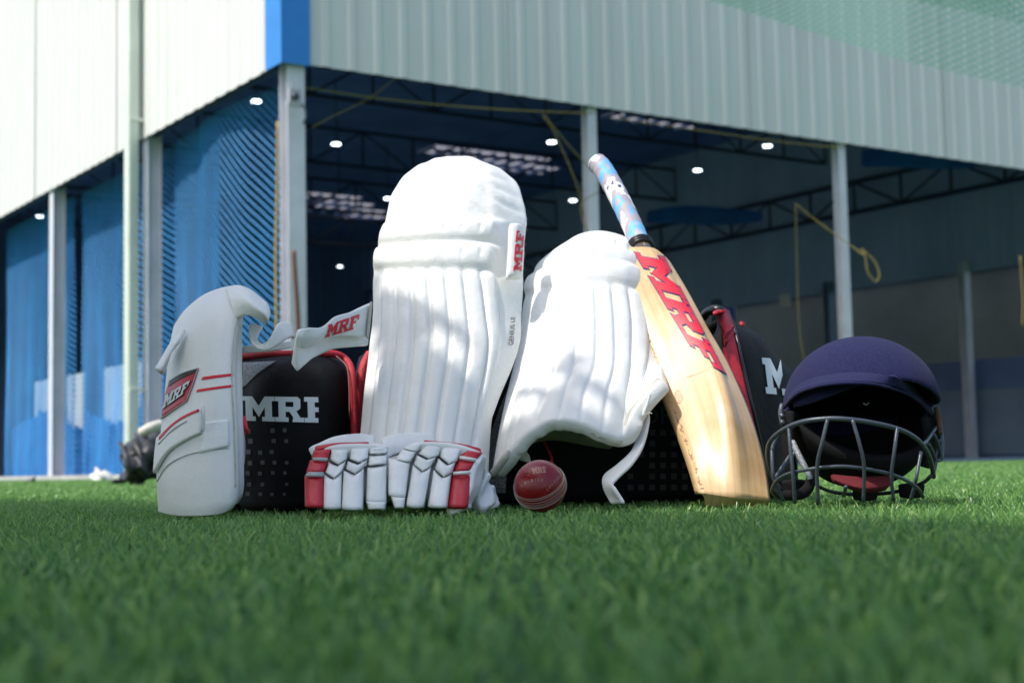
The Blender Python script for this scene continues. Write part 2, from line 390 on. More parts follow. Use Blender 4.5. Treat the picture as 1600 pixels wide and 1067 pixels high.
# ------------------------------------------------------------ sports hall
AZ = R(56.1); Ua = Vector((math.sin(AZ), math.cos(AZ), 0)); Va = Vector((-math.cos(AZ), math.sin(AZ), 0)); Za = Vector((0, 0, 1))
O = W(449, 733, 16.4); O.z = 0
HC = W(452, 96, 16.4).z; HT = 13.0; UL, VL = 21.0, 36.0
def B(u, v, z=0): return O + Ua*u + Va*v + Za*z
def uv_on(px, v=None, u=None, py=700):
    d = ray(px, py); d = Vector((d.x, d.y, 0)); c = Vector((-O.x, -O.y, 0))
    n = Va if v is not None else Ua; val = v if v is not None else u
    t = (val - c.dot(n))/d.dot(n); p = c + d*t
    return p.dot(Ua), p.dot(Va)
hall = empty('sports_hall', O, 'large open sided sports hall clad in pale corrugated sheet above grey columns', 'building')
def corrug(name, a, dirv, nrm, L, z0, z1, matr, parent, pitch=.34, dep=.022):
    prof = [(0, 0), (.58, 0), (.68, 1), (.88, 1), (.98, 0)]
    n = int(L/pitch); pts = []
    for k in range(n):
        for (q, h) in prof: pts.append(((k+q)*pitch, h*dep))
    pts.append((n*pitch, 0))
    V = []
    for (s, h) in pts:
        p = a + dirv*s + nrm*h; V += [p+Za*z0, p+Za*z1]
    Fc = [(2*i, 2*i+2, 2*i+3, 2*i+1) for i in range(len(pts)-1)]
    o = obj(name, V, Fc, matr, parent, smooth=False)
    return o
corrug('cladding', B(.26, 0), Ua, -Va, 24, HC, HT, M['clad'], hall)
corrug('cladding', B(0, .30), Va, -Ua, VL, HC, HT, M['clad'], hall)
# inner face of side wall opposite, end wall
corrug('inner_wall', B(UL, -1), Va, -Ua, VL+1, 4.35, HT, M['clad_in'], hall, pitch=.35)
corrug('inner_wall', B(0, VL), Ua, -Va, UL+1, 0, HT, M['darkblue'], hall, pitch=.35)
# corner flashing
mb = MB(); t = .012
mb.box(B(.118, -.05, (HC+HT)/2-.02), (Ua, Va, Za), (.36, t, HT-HC+.02)); mb.box(B(-.053, .16, (HC+HT)/2-.02), (Ua, Va, Za), (t, .44, HT-HC+.02))
mb.build('corner_flashing', M['bluepaint'], hall, smooth=False)
mb = MB()
for k in range(5): mb.box(B(.38+k*4.05+2.7, -.016, (HC+HT)/2), (Ua, Va, Za), (.05, .004, HT-HC-.01))
for k in range(8): mb.box(B(-.016, .22+k*4.05+1.35, (HC+HT)/2), (Ua, Va, Za), (.004, .05, HT-HC-.01))
mb.build('sheet_overlap', M['clad'], hall, smooth=False)
def column(u, v, wd=.2, h=None, name='column', m='column', flip=False):
    mb = MB(); h = h or HC+.4; a, b = (Ua, Va) if not flip else (Va, Ua)
    c = B(u, v, h/2); k = .014
    mb.box(c+b*(wd/2-k/2), (a, b, Za), (wd, k, h)); mb.box(c-b*(wd/2-k/2), (a, b, Za), (wd, k, h)); mb.box(c, (a, b, Za), (k, wd-2*k, h))
    mb.box(B(u, v, .012), (Ua, Va, Za), (wd*1.4, wd*1.4, .024))
    return mb.build(name, M[m], hall, smooth=False)
column(.16, .14, .215)
for px in (933, 1328): u, v = uv_on(px, v=.14); column(u, v, .14)
column(13.6, .14, .17)
for px in (238, 88): u, v = uv_on(px, u=.14); column(u, v, .2, flip=True)
for v in (13.2, 17.2, 21, 25.2, 29.4): column(.14, v, .2, flip=True)
vq = uv_on(1518, u=UL-.1)[1]
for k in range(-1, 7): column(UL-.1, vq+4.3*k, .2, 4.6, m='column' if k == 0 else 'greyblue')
o = obj('bounce_floor', [B(.25, .25, .004), B(UL, .25, .004), B(UL, VL, .004), B(.25, VL, .004)], [(0, 1, 2, 3)], M['floor'], smooth=False); tag(o, kind='structure')  # unseen blue floor added to turn the hall's bounced light bluish
# lintel beams behind the cladding edge
mb = MB(); mb.box(B(12, .16, HC+.12), (Ua, Va, Za), (23.6, .08, .16)); mb.build('lintel_beam', M['truss'], hall, smooth=False)
mb = MB(); mb.box(B(.16, 18, HC+.12), (Ua, Va, Za), (.08, 35, .16)); mb.build('lintel_beam', M['truss'], hall, smooth=False)
# concrete plinth strips
mb = MB(); mb.box(B(.1, 18, .03), (Ua, Va, Za), (.30, 36, .06)); mb.build('plinth', M['curb'], hall, smooth=False)
mb = MB(); mb.box(B(12, .1, .02), (Ua, Va, Za), (24, .25, .04)); mb.build('plinth', M['greyblue'], hall, smooth=False)
# roof with skylight holes
sky = set(); RZ = 9.0
def cell(px, py):
    p = Wz(px, py, RZ)-O; return int(p.dot(Ua)//1.0), int(p.dot(Va)//1.0)
for a, b_, n in (((495, 318), (600, 345), 14), ((500, 309), (560, 320), 8), ((702, 238), (790, 262), 10), ((725, 235), (845, 266), 14), ((985, 174), (1062, 190), 10)):
    for k in range(n): sky.add(cell(a[0]+(b_[0]-a[0])*k/(n-1), a[1]+(b_[1]-a[1])*k/(n-1)))
rf = MB(); gl = MB()
for i in range(0, 22):
    for j in range(0, 37):
        mbx = gl if (i, j) in sky and i >= 1 and j >= 1 else rf
        q_ = [B(i, j, RZ), B(i+1, j, RZ), B(i+1, j+1, RZ), B(i, j+1, RZ)]
        if mbx is gl: MB().add(q_, [(0, 1, 2, 3)]).build('skylight', M['skylight'], hall, smooth=False)
        else: rf.add(q_, [(0, 1, 2, 3)])
for (i, j) in sky:
    if i >= 1 and j >= 1:
        for s_ in (0, .5): rf.box(B(i+s_, j+.5, RZ-.06), (Ua, Va, Za), (.07, 1, .08))
        rf.box(B(i+.5, j, RZ-.15), (Ua, Va, Za), (1, .09, .08))
rf.build('roof', M['roof'], hall, smooth=False)
# trusses
def truss(p0, p1, h, n, r=.05):
    mb = MB(); d = (p1-p0)/n
    mb.tube([p0, p1], r, 4); mb.tube([p0+Za*h, p1+Za*h], r, 4)
    for k in range(n+1):
        mb.tube([p0+d*k, p0+d*k+Za*h], r*.7, 4)
        if k < n: mb.tube([p0+d*k+(Za*h if k % 2 else Za*0), p0+d*(k+1)+(Za*0 if k % 2 else Za*h)], r*.6, 4)
    return mb.build('truss', M['truss'], hall, smooth=False)
truss(B(UL-.6, 0, 6.15), B(UL-.6, VL, 6.15), .75, 24, .06)
for v in (6, 12, 18, 24, 30): truss(B(.3, v, 7.7), B(UL, v, 7.7), .9, 14, .045)
# far side below the cladding
mb = MB(); mb.box(B(UL+.25, 16, 1.15), (Ua, Va, Za), (.05, 36, 2.3)); mb.build('side_panel', M['darkblue'], hall, smooth=False)
mb = MB()
for k in range(8): mb.box(B(UL+.15, 1.5+4.3*k+2.15, .85), (Ua, Va, Za), (.04, 3.7, 1.5))
mb.build('side_panel', M['greyblue'], hall, smooth=False)
mb = MB(); mb.box(B(UL+.2, 16, 3.1), (Ua, Va, Za), (.04, .3, 2.6)); mb.build('side_panel', M['darkblue'], hall, smooth=False)
mb = MB(); mb.box(B(UL+5, 13, 2.6), (Ua, Va, Za), (.3, 60, 5.2)); mb.box(B(UL+5, 13, 5.25), (Ua, Va, Za), (.5, 60, .1))
o = mb.build('boundary_wall', M['olive'], None, smooth=False); tag(o, 'olive rendered wall seen through the far side of the hall', 'wall')
mb = MB(); mb.box(W(1226, 470, 31), (Ua, Va, Za), (.03, .30, .27))
o = mb.build('notice', M['curb'], None, smooth=False); tag(o, 'small pale notice hanging in the hall left of the column behind the helmet', 'notice')

# downpipe
u, v = uv_on(205, u=-.14)
pts = [B(-.13, v, 0), B(-.13, v, 4.3), B(-.13, v, 5.2), B(-.13, v, 9.6)]
dp = empty('downpipe', B(-.13, v), 'tall pale green downpipe in front of the left side of the hall', 'pipe')
mb = MB(); mb.box(B(-.14, v, 4.8), (Ua, Va, Za), (.15, .20, 9.6)); mb.build('pipe', M['pipe'], dp, bevel=.02)
for z in (1.2, HC+.25, 7): mb = MB(); mb.box(B(-.10, v, z), (Ua, Va, Za), (.2, .24, .04)); mb.build('bracket', M['pipe'], dp, smooth=False)

# lamps
lamps = [((400, 158), 7.3, 'lit lamp behind the net, nearest the corner column'), ((525, 225), 7.5, 'lit ceiling lamp right of the corner column'),
 ((862, 222), 7.5, 'lit ceiling lamp between the tall leg pad and the bat handle'), ((1199, 228), 7.5, 'brightest lit ceiling lamp above the bag, left of the second right hand column'),
 ((1090, 266), 7.5, 'lit ceiling lamp above the shoulder of the bat'), ((895, 313), 7.5, 'small lit ceiling lamp above the shorter leg pad'),
 ((62, 338), 7.5, 'lit ceiling lamp at the far left of the hall'), ((606, 310), 7.5, 'small lit ceiling lamp half hidden by the tall leg pad'), ((531, 416), 5.2, 'faint distant lamp low down between corner column and tall leg pad')]
for k, ((px, py), z, lb) in enumerate(lamps):
    p = Wz(px, py, z)
    L = empty('ceiling_lamp', p, lb, 'lamp', 'high bay lamps hanging in the hall')
    s = .11 if k != 8 else .06
    mb = MB(); mb.add(*tube([p, p+Za*.05, p+Za*.09], [s, s, s*.5], 12)); mb.build('lamp_housing', M['lampbody'], L, smooth=False)
    mb = MB(); mb.add(*tube([p-Za*.004, p-Za*.02], [s*.93, s*.85], 12)); mb.build('diffuser', M['lamp'], L, smooth=False)
    mb = MB(); mb.tube([p+Za*.09, Vector((p.x, p.y, RZ))], .012, 4); mb.build('cable', M['truss'], L)

# blue tarps and nets on the left wall
def tarp(v0, v1, prof, label, u=.55):
    n = 60; V = []; k = 30
    for i in range(n+1):
        f = i/n; v = v0+(v1-v0)*f
        top = np.interp(f, [p[0] for p in prof], [p[1] for p in prof]) + .035*math.sin(f*170)
        for j in range(k+1):
            z = top*j/k
            w_ = .10*noise.noise(Vector((v*1.1, z*.35, 3)))+.05*math.sin(v*5+z*.6+2*noise.noise(Vector((v, z*.4, 1)))) + .03*math.sin(v*14+.5*z)
            V.append(B(u+w_, v, z))
    Fc = [(i*(k+1)+j, (i+1)*(k+1)+j, (i+1)*(k+1)+j+1, i*(k+1)+j+1) for i in range(n) for j in range(k)]
    o = obj('tarpaulin', V, Fc, M['tarp']); tag(o, label, 'tarpaulin', 'blue tarpaulins behind the left nets')
v1 = uv_on(238, u=.14)[1]; v2 = uv_on(88, u=.14)[1]
tarp(v1+.1, v2-.1, [(0, .9), (.3, 1.3), (.6, .8), (1, 1.1)], 'bunched bright blue sheet at the foot of the net behind the downpipe')
tarp(v2+.1, v2+4.2, [(0, .8), (.5, 1.2), (1, .9)], 'bunched bright blue sheet at the foot of the leftmost net')
def net(name, P, nu, nv, matr, wd, label, group=None, parent=None):
    """diamond net over a function P(a,b)->Vector"""
    mb = MB()
    g = [[P(i/nu, j/nv) for j in range(nv+1)] for i in range(nu+1)]
    def strip(a, b, c):
        d = (b-a); s = d.cross(c)
        if s.length < 1e-9: return
        s = s.normalized()*wd/2
        mb.add([a-s, a+s, b+s, b-s], [(0, 1, 2, 3)])
    cdir = (g[nu//2][nv//2]-CAM).normalized()
    for i in range(nu):
        for j in range(nv):
            if (i+j) % 2 == 0: strip(g[i][j], g[i+1][j+1], cdir)
            else: strip(g[i+1][j], g[i][j+1], cdir)
    o = mb.build(name, matr, parent, smooth=False)
    if label: tag(o, label, 'net', group)
    return o
def netP(v0, v1, h, uu, sag=.0, seed=0):
    def P(a, b):
        v = v0+(v1-v0)*a; z = h*b
        zz = z - sag*math.sin(math.pi*a)*math.sin(math.pi*b)*2.2 - sag*a*(1-b)*.5
        u = uu(a, b) + .035*noise.noise(Vector((v*1.3, z*.5, seed))) + .02*math.sin(v*9+z*.5+seed)*(1-b)
        return B(u, v - .25*sag*math.sin(math.pi*b), max(zz, .01))
    return P
NG = 'nets along the left side of the hall'
net('netting', netP(.32, v1-.1, HC-.02, lambda a, b: float(np.interp(a, [0, .06, .14, .3, .5, .75, 1], [.2, .32, .36, .27, .22, .34, .43])), .13), 58, 92, M['net'], .0115, 'sunlit blue net drawn across the bay beside the corner column', NG)
net('netting', netP(v1+.1, v2-.1, HC-.02, lambda a, b: .50, .12, 4), 44, 96, M['net'], .0150, 'sunlit blue net across the bay behind the downpipe', NG)
net('netting', netP(v2+.1, v2+4.2, HC-.02, lambda a, b: .46, .12, 8), 44, 96, M['net'], .0150, 'sunlit blue net across the leftmost bay of the hall', NG)
for vv in (v1+1.6, v2+1.1):
    o = MB().tube(smooth_path([B(.62+.03*math.sin(k*2.1), vv+.05*math.sin(k*1.7), .05+.75*k) for k in range(6)]), .035, 8).build('net_hem', M['darkblue']); tag(o, 'dark gathered net hem hanging '+('left of the downpipe' if vv < v2 else 'in the leftmost bay'), 'net hem')
# vertical hems and pale panel on tarps
mb = MB(); mb.box(B(.75, v2+1.9, 1.28), (Ua, Va, Za), (.02, 2.8, .95)); o = mb.build('banner', M['bannerm'], None, smooth=False); tag(o, 'pale blue panel behind the net in the leftmost bay', 'banner')
mb = MB(); mb.box(B(.75, v1+2.6, 1.28), (Ua, Va, Za), (.02, 2.4, .95)); o = mb.build('banner', M['bannerm'], None, smooth=False); tag(o, 'pale blue panel behind the net left of the downpipe', 'banner')
# blue sheets under the roof
for pts, lb in (([[(1010, 330, 33), (1100, 322, 32), (1190, 330, 31)], [(1010, 350, 33), (1100, 352, 32), (1190, 345, 31)]], 'slung blue sheet glowing in the dark roof above the bat shoulder'),
                ([[(1345, 233, 27), (1450, 240, 26), (1540, 254, 25)], [(1345, 262, 27), (1450, 265, 26), (1540, 256, 25)]], 'slung blue sheet under the roof right of the second column')):
    o, _ = patch('slung_sheet', pts, M['tarp'], None, 6, 4, lambda s, t: .2*np.sin(s*3), .01); tag(o, lb, 'sheet')

# ropes on the right opening
def rope(pts, label, r=.012, m='rope', loop=False):
    P = smooth_path([W(*p) for p in pts], 8)
    o = MB().tube(P, r*(.62 if m == 'rope' else 1), 6).build('rope', M[m]); tag(o, label, 'rope')
rope([(476, 137, 16.9), (600, 155, 17.4), (760, 170, 17.9), (925, 178, 18.6)], 'yellow rope sagging across the first open bay')
rope([(622, 120, 17.3), (575, 155, 17.4), (520, 182, 17.6), (488, 200, 17.8)], 'short slack rope dropping towards the corner column', .010)
rope([(848, 180, 18.2), (870, 215, 18.3), (905, 300, 18.4), (918, 365, 18.5)], 'thin yellow rope falling left of the bat handle', .009)
rope([(850, 180, 18.3), (900, 240, 18.6), (960, 300, 19), (1000, 330, 19.4)], 'yellow rope slanting down behind the bat handle', .010)
rope([(915, 360, 18.4), (908, 320, 18.5), (935, 300, 18.8)], 'short rope end knotted beside the bat handle', .010)
rope([(958, 185, 18.9), (1100, 205, 19.4), (1220, 222, 20), (1318, 232, 20.6)], 'dark yellow rope across the second open bay', .010)
rope([(1242, 318, 20.2), (1285, 352, 20.2), (1335, 388, 20.2), (1350, 398, 20.1)], 'bright yellow rope stretched to the second column', .013)
rope([(1346, 388, 20.1), (1352, 402, 20.1), (1356, 425, 20.1), (1368, 440, 20.1), (1374, 428, 20.1), (1366, 408, 20.1), (1350, 392, 20.1)], 'yellow rope loop tied to the column above the helmet', .014)
rope([(1243, 322, 20.3), (1245, 400, 20.4), (1248, 500, 20.4), (1256, 565, 20.4)], 'thin rope hanging straight down left of the helmet', .010)
rope([(1594, 400, 22), (1598, 470, 22), (1597, 510, 22)], 'rope hanging at the right edge of the photo', .014)
rope([(434, 190, 16.45), (433, 300, 16.45), (431, 400, 16.45), (432, 515, 16.45), (432, 740, 16.4)], 'orange and green rope edging the net along the corner column', .016, 'redrope')
# bracket and rod on the corner column
bk = empty('pulley_bracket', W(460, 165, 16.35), 'galvanised pulley bracket bolted high on the corner column', 'bracket')
mb = MB(); mb.box(W(461, 150, 16.32), (Ua, Va, Za), (.15, .03, .15)); mb.box(W(461, 164, 16.28), (Ua, Va, Za), (.19, .05, .035)); mb.box(W(456, 137, 16.3), (Ua, Va, Za), (.02, .02, .10)); mb.build('bracket_plate', M['silver'], bk, smooth=False)
mb = MB(); mb.tube([W(472, 163, 16.3), W(477, 172, 16.3), W(478, 184, 16.3), W(474, 194, 16.3)], .012, 6); mb.build('hook', M['steel'], bk)
mb = MB(); c = W(461, 151, 16.26); mb.add(*tube([c-Va*.02, c+Va*.02], .045, 12)); mb.build('pulley', M['steel'], bk)
o = MB().tube(smooth_path([W(459, 392, 16.3), W(461, 430, 16.28), W(464, 470, 16.28), W(466, 515, 16.3), W(466, 600, 16.3)]), .026, 8).build('rusty_bar', M['rust']); tag(o, 'rusty brown bar leaning on the corner column', 'bar')

# green net, top right
def gP(sh):
    top = [(1060, -260), (1250, -260), (1420, -260), (1700, -260)]; bot = [(1040+sh, -22+sh*.0), (1240, 42), (1420, 98), (1700, 160)]
    def P(a, b):
        q = a*3; i = min(int(q), 2); f = q-i
        tx = [top[i][k]*(1-f)+top[i+1][k]*f for k in (0, 1)]; bx = [bot[i][k]*(1-f)+bot[i+1][k]*f for k in (0, 1)]
        if sh: bx[1] -= 85+sh*.1
        x = tx[0]*b+bx[0]*(1-b); y = tx[1]*b+bx[1]*(1-b)+10*math.sin(a*9)*math.sin(math.pi*b)
        return W(x, y, 13.0+1.2*a+.5*b+(.4 if sh else 0))
    return P
net('netting', gP(0), 100, 64, M['greennet'], .014, 'pale green net sagging across the top right of the hall front')
net('netting', gP(150), 90, 50, M['greennet'], .018, 'second doubled layer of green net in the top right corner')

# litter by the left columns
o, _ = patch('plastic_sheet', [[(141, 750, 14.9), (160, 753, 14.8), (180, 750, 14.9)], [(143, 738, 15), (158, 741, 14.8), (176, 744, 15)], [(146, 731, 15.1), (156, 733, 15), (165, 738, 15.1)]], M['plastic'], None, 4, 4, lambda s, t: .03*np.sin(s*5+t*3), .05); tag(o, 'crumpled white plastic sheet on the turf beside the black holdall', 'plastic sheet')
o, _ = patch('shoe', [[(36, 752, 15), (46, 752, 14.9), (56, 749, 15)], [(40, 749, 15.05), (48, 747, 15), (57, 742, 15.05)]], M['rag'], None, 4, 4, None, .06); tag(o, 'small dark shoe lying by the left plinth', 'shoe')
hb = empty('holdall', Wz(212, 752, .01), 'slumped shiny black holdall on the turf left of the white arm pad', 'bag')
hp = [[(190, 750, 8.2), (204, 752, 8.1), (222, 752, 8.1), (247, 751, 8.2)], [(192, 722, 8.25), (205, 728, 8.0), (225, 725, 8.0), (250, 720, 8.2)], [(196, 696, 8.35), (205, 695, 8.15), (228, 690, 8.1), (255, 690, 8.3)], [(204, 688, 8.5), (214, 678, 8.4), (228, 670, 8.4), (252, 672, 8.5)]]
patch('holdall_body', hp, M['rag'], hb, 7, 7, lambda s, t: .028*np.sin(s*3.1+t*2.3)*np.cos(t*3.7-s) + .012*np.sin(s*9+t*4), .12)
obj('handle', *tube(smooth_path([W(188, 692, 8.1), W(196, 712, 7.95), W(203, 735, 7.95), W(196, 750, 8.05), W(176, 752, 8.0)]), .014, 6), M['rag'], hb)
obj('lining', *tube(smooth_path([W(222, 676, 8.2), W(236, 668, 8.15), W(250, 664, 8.2)]), .03, 8), M['cream'], hb)

# ------------------------------------------------------------ unseen shadow caster added off to the left of the camera
def shade():
    H = 2.6; k = H/math.tan(SUN_EL); off = sh*k
    edge = [(2.0, -.2), (1.05, .85), (.62, 1.33), (.44, 1.80), (.315, 2.2), (-.33, 2.95), (-1.35, 4.3), (-5.2, 4.75)]
    cs = .035; inn = Vector((-.837, -.547, 0))
    V = []; Fc = []; nn = 0
    P = [Vector((a, b, 0)) for a, b in edge]
    path = []
    for a, b in zip(P, P[1:]):
        L = (b-a).length; m = max(1, int(L/cs))
        path += [a+(b-a)*i/m for i in range(m)]
    W1 = 26
    for i in range(len(path)-1):
        a, b = path[i], path[i+1]
        for j in range(-2, W1):
            c = (a+b)/2 + inn*(j*cs)
            nv = noise.noise(c*6)*.6+noise.noise(c*15)*.4
            q = j*cs
            keep = (q > .29 or nv > -.09 - q*.62) if q > 0 else (nv > .2 - q*2.2)  # gaps shape the dapples of sun on the pads
            if keep:
                p = [a+inn*(j*cs), b+inn*(j*cs), b+inn*((j+1)*cs), a+inn*((j+1)*cs)]
                V += [x+off+Za*H for x in p]; Fc.append((nn, nn+1, nn+2, nn+3)); nn += 4
        p = [a+inn*(W1*cs), b+inn*(W1*cs), b+inn*4.5, a+inn*4.5]
        V += [x+off+Za*H for x in p]; Fc.append((nn, nn+1, nn+2, nn+3)); nn += 4
    rt = empty('added_shadow_caster', (-3.2, -2.5, 0), 'unseen ragged sheet on posts, added to cast the foreground shade', 'shadow_caster')
    obj('caster_sheet', V, Fc, M['shade'], rt, smooth=False)
    for x, y in ((-5.6, 3.0), (-1.4, -3.6), (-3.0, -2.0)): obj('caster_post', *tube([(x, y, 0), (x, y, H-.01)], .04, 8), M['column'], rt)
shade()

# ------------------------------------------------------------ kit bag
bag = empty('kit_bag', (.0, 2.55, 0), 'large black kit bag with red trim standing behind the leg pads', 'bag')
BZ = .010
def gnd(x, Y, z=BZ):  # pixel row of the ground at depth Y under pixel column x
    # solve py for z
    lo, hi = 600, 1100
    for _ in range(40):
        m = (lo+hi)/2
        if W(x, m, Y).z > z: lo = m
        else: hi = m
    return (lo+hi)/2
def gp(x, Y, z=BZ): return (x, gnd(x, Y, z), Y)
# middle body
rows = [[(548, 560, 2.60), (640, 535, 2.58), (760, 520, 2.58), (900, 510, 2.58), (1020, 497, 2.58), (1135, 490, 2.60)],
        [(545, 600, 2.47), (640, 590, 2.45), (760, 585, 2.45), (900, 580, 2.45), (1020, 560, 2.45), (1150, 560, 2.47)],
        [(545, 690, 2.44), (640, 690, 2.42), (760, 690, 2.42), (900, 690, 2.42), (1020, 680, 2.42), (1175, 680, 2.44)],
        [gp(545, 2.45), gp(640, 2.43), gp(760, 2.43), gp(900, 2.43), gp(1020, 2.43), gp(1190, 2.45)]]
o, GB = patch('body', rows, M['bag'], bag, 6, 6, lambda s, t: .008*np.sin(s*2.1+t)+.004*np.sin(s*5.3-t*3), .34)
nzv_ = np.vectorize(lambda a, b: noise.noise(Vector((a, b, 9.1))))
# left end pocket
rows = [[(374, 552, 2.50), (400, 549, 2.46), (450, 547, 2.44), (510, 549, 2.45), (540, 560, 2.49)],
        [(373, 575, 2.42), (400, 572, 2.36), (450, 570, 2.34), (510, 570, 2.35), (548, 585, 2.42)],
        [(372, 640, 2.40), (400, 640, 2.34), (450, 640, 2.31), (510, 640, 2.33), (552, 645, 2.41)],
        [(372, 710, 2.40), (400, 710, 2.34), (450, 710, 2.31), (510, 710, 2.33), (554, 700, 2.41)],
        [gp(373, 2.41), gp(400, 2.35), gp(450, 2.33), gp(510, 2.34), gp(554, 2.42)]]
pk, GP = patch('end_pocket', rows, M['bag'], bag, 6, 6, lambda s, t: .003*np.sin(s*3.1+t*2)+.0035*nzv_(s*1.1, t*1.4), .30)
tB = bvh(GP)
logo('lettering', [(380, 619), (512, 621), (513, 661), (381, 657)], tB, M['bagw'], pk, .0012, clip=.885, n=5)
# silver mesh corner and top red band
applique('mesh_corner', [[(380, 567), (406, 566), (431, 565)], [(380, 585), (393, 584), (405, 583)], [(379, 606), (380, 606), (382, 605)]], tB, M['mesh'], pk, .0012)
# squares
mb = MB(); k = 0
for j in range(7):
    for i in range(4):
        if rng.random() < .22: continue
        x = 388+i*19+(j % 2)*3+rng.uniform(-1, 1); y = 673+j*16.5+rng.uniform(-1, 1); s = 7.6-j*.25-i*.5
        q = [hit(tB, x+a*s/2, y+b*s/2, .001) for a, b in ((-1, -1), (1, -1), (1, 1), (-1, 1))]
        if all(z is not None for z in q): mb.add(q, [(0, 1, 2, 3)])
mb.build('square_print', M['square'], bag, smooth=False)
obj('red_piping', *tube(smooth_path([W(378, 557, 2.43), W(410, 554, 2.40), W(455, 553, 2.385), W(515, 552, 2.40), W(540, 562, 2.41), W(550, 585, 2.38), W(553, 640, 2.37), W(555, 700, 2.37), W(556, 775, 2.38)], 6), [.0062]*49, 10), M['redtrim'], bag)
obj('red_piping', *tube(smooth_path([W(578, 553, 2.43), W(568, 575, 2.41), W(562, 610, 2.40), W(560, 660, 2.40), W(561, 775, 2.40)], 6), .008, 10), M['redtrim'], bag)
obj('zip', *tube(smooth_path([W(525, 556, 2.39), W(541, 572, 2.375), W(545, 600, 2.365), W(546, 650, 2.36)], 6), .0009, 6), M['gold'], bag)
# right end pocket
rows = [[(1113, 487, 2.52), (1135, 487, 2.52), (1165, 508, 2.58), (1196, 534, 2.62), (1220, 560, 2.70)],
        [(1124, 520, 2.43), (1146, 520, 2.45), (1180, 535, 2.50), (1212, 556, 2.55), (1238, 585, 2.66)],
        [(1136, 590, 2.40), (1158, 590, 2.42), (1192, 595, 2.46), (1220, 605, 2.52), (1246, 620, 2.64)],
        [(1150, 680, 2.38), (1174, 680, 2.40), (1204, 685, 2.45), (1228, 690, 2.52), (1250, 690, 2.64)],
        [gp(1160, 2.39), gp(1186, 2.41), gp(1214, 2.46), gp(1232, 2.54), gp(1246, 2.66)]]
pr, GR = patch('end_pocket', rows, M['bag'], bag, 6, 6, lambda s, t: .004*np.sin(s*3+t*2.2), .22)
tR = bvh(GR)
applique('red_panel', [[(1114, 490), (1122, 487), (1132, 488)], [(1124, 525), (1134, 523), (1144, 522)], [(1137, 580), (1147, 578), (1157, 578)], [(1150, 640), (1160, 640), (1170, 638)], [(1163, 700), (1174, 700), (1184, 698)], [(1172, 750), (1184, 750), (1194, 748)]], tR, M['redtrim'], pr, .004, ref=(0, -1, .2))
for pp in ([(1112, 491), (1120, 525), (1134, 580), (1148, 640), (1161, 700), (1170, 750)], [(1134, 488), (1147, 522), (1159, 578), (1172, 638), (1186, 698), (1196, 748)]):
    q = [hit(tR, a, b, .004) for a, b in pp]; obj('zip', *tube(smooth_path([z for z in q if z is not None]), .0032, 6), M['rubber'], bag)
logo('lettering', [(1189, 559), (1232, 563), (1238, 619), (1196, 615)], tR, M['bagw'], pr, .0015, n=6, word='M')
obj('carry_handle', *tube(smooth_path([W(1098, 496, 2.56), W(1108, 486, 2.54), W(1122, 484, 2.52), W(1136, 492, 2.53)]), .008, 8), M['rubber'], bag)
obj('pull_tab', *tube([W(1155, 506, 2.55), W(1162, 510, 2.55)], .006, 8), M['redtrim'], bag)
tBody = bvh(GB)
text('lettering', 'SPORTS', [(965, 638), (1090, 636), (1090, 662), (966, 662)], tBody, M['bagdim'], bag, .0012)
mb = MB()
for j in range(6):
    for i in range(7):
        if rng.random() < .25: continue
        x = 985+i*17; y = 676+j*17; s = 9
        q = [hit(tBody, x+a*s/2, y+b*s/2, .001) for a, b in ((-1, -1), (1, -1), (1, 1), (-1, 1))]
        if all(z is not None for z in q): mb.add(q, [(0, 1, 2, 3)])
mb.build('square_print', M['bagdim'], bag, smooth=False)
# grey mesh side between the leg pads
applique('mesh_side', [[(800, 595), (822, 595)], [(780, 640), (810, 640)], [(762, 700), (795, 700)], [(755, 770), (790, 770)]], tBody, M['mesh'], bag, .0015)
obj('pull_cord', *tube(smooth_path([W(850, 690, 2.35), W(856, 702, 2.33), W(862, 715, 2.3), W(860, 726, 2.27), W(863, 722, 2.25)]), .0022, 6), M['redtrim'], bag)

# ------------------------------------------------------------ tall leg pad
def lerp(a, b, f): return a+(b-a)*f
pad = empty('leg_pad', (W(655, 790, 2.2).x, 2.2, 0), 'taller white batting leg pad leaning back on the bag behind the gloves', 'leg pad', 'pair of white batting leg pads')
bt = [583, 597, 618.6, 642, 667.5, 694.5, 721.5, 747.6, 772, 817]; bb = [560, 577, 600.6, 627, 653, 681, 710, 737, 748, 760]
ft = [(b-bt[0])/(bt[-1]-bt[0]) for b in bt]; fb = [(b-bb[0])/(bb[-1]-bb[0]) for b in bb]
def Yc(y): return 2.16+(790-y)/549*.36
spec = [(655, 778, 257, 263, 17, .07), (630, 804, 283, 286, 22, .03), (612, 819, 310, 319, 18, .005), (601, 825, 349, 348, 9, 0), (590, 822, 386, 384, 6, 0), (583, 820, 424, 428, 4, 0),
        (583, 816, 490, 490, 0, 0), (577, 811, 545, 545, 0, 0), (567, 778, 632, 628, 0, 0), (562, 757, 690, 690, 0, 0), (556, 748, 775, 780, 0, 0)]
rows = []
for k, (xl, xr, yl, yr, ar, dy) in enumerate(spec):
    fr = [lerp(a, b, min(max((yl-427)/263, 0), 1)) for a, b in zip(ft, fb)]
    row = []
    for f in fr:
        y = lerp(yl, yr, f)-ar*(1-(2*f-1)**2)
        row.append((lerp(xl, xr, f), y, Yc(y)+dy+.075*abs(2*f-1)**2.4-.02))
    rows.append(row)
nzv = np.vectorize(lambda a, b: noise.noise(Vector((a, b, 5.3))))
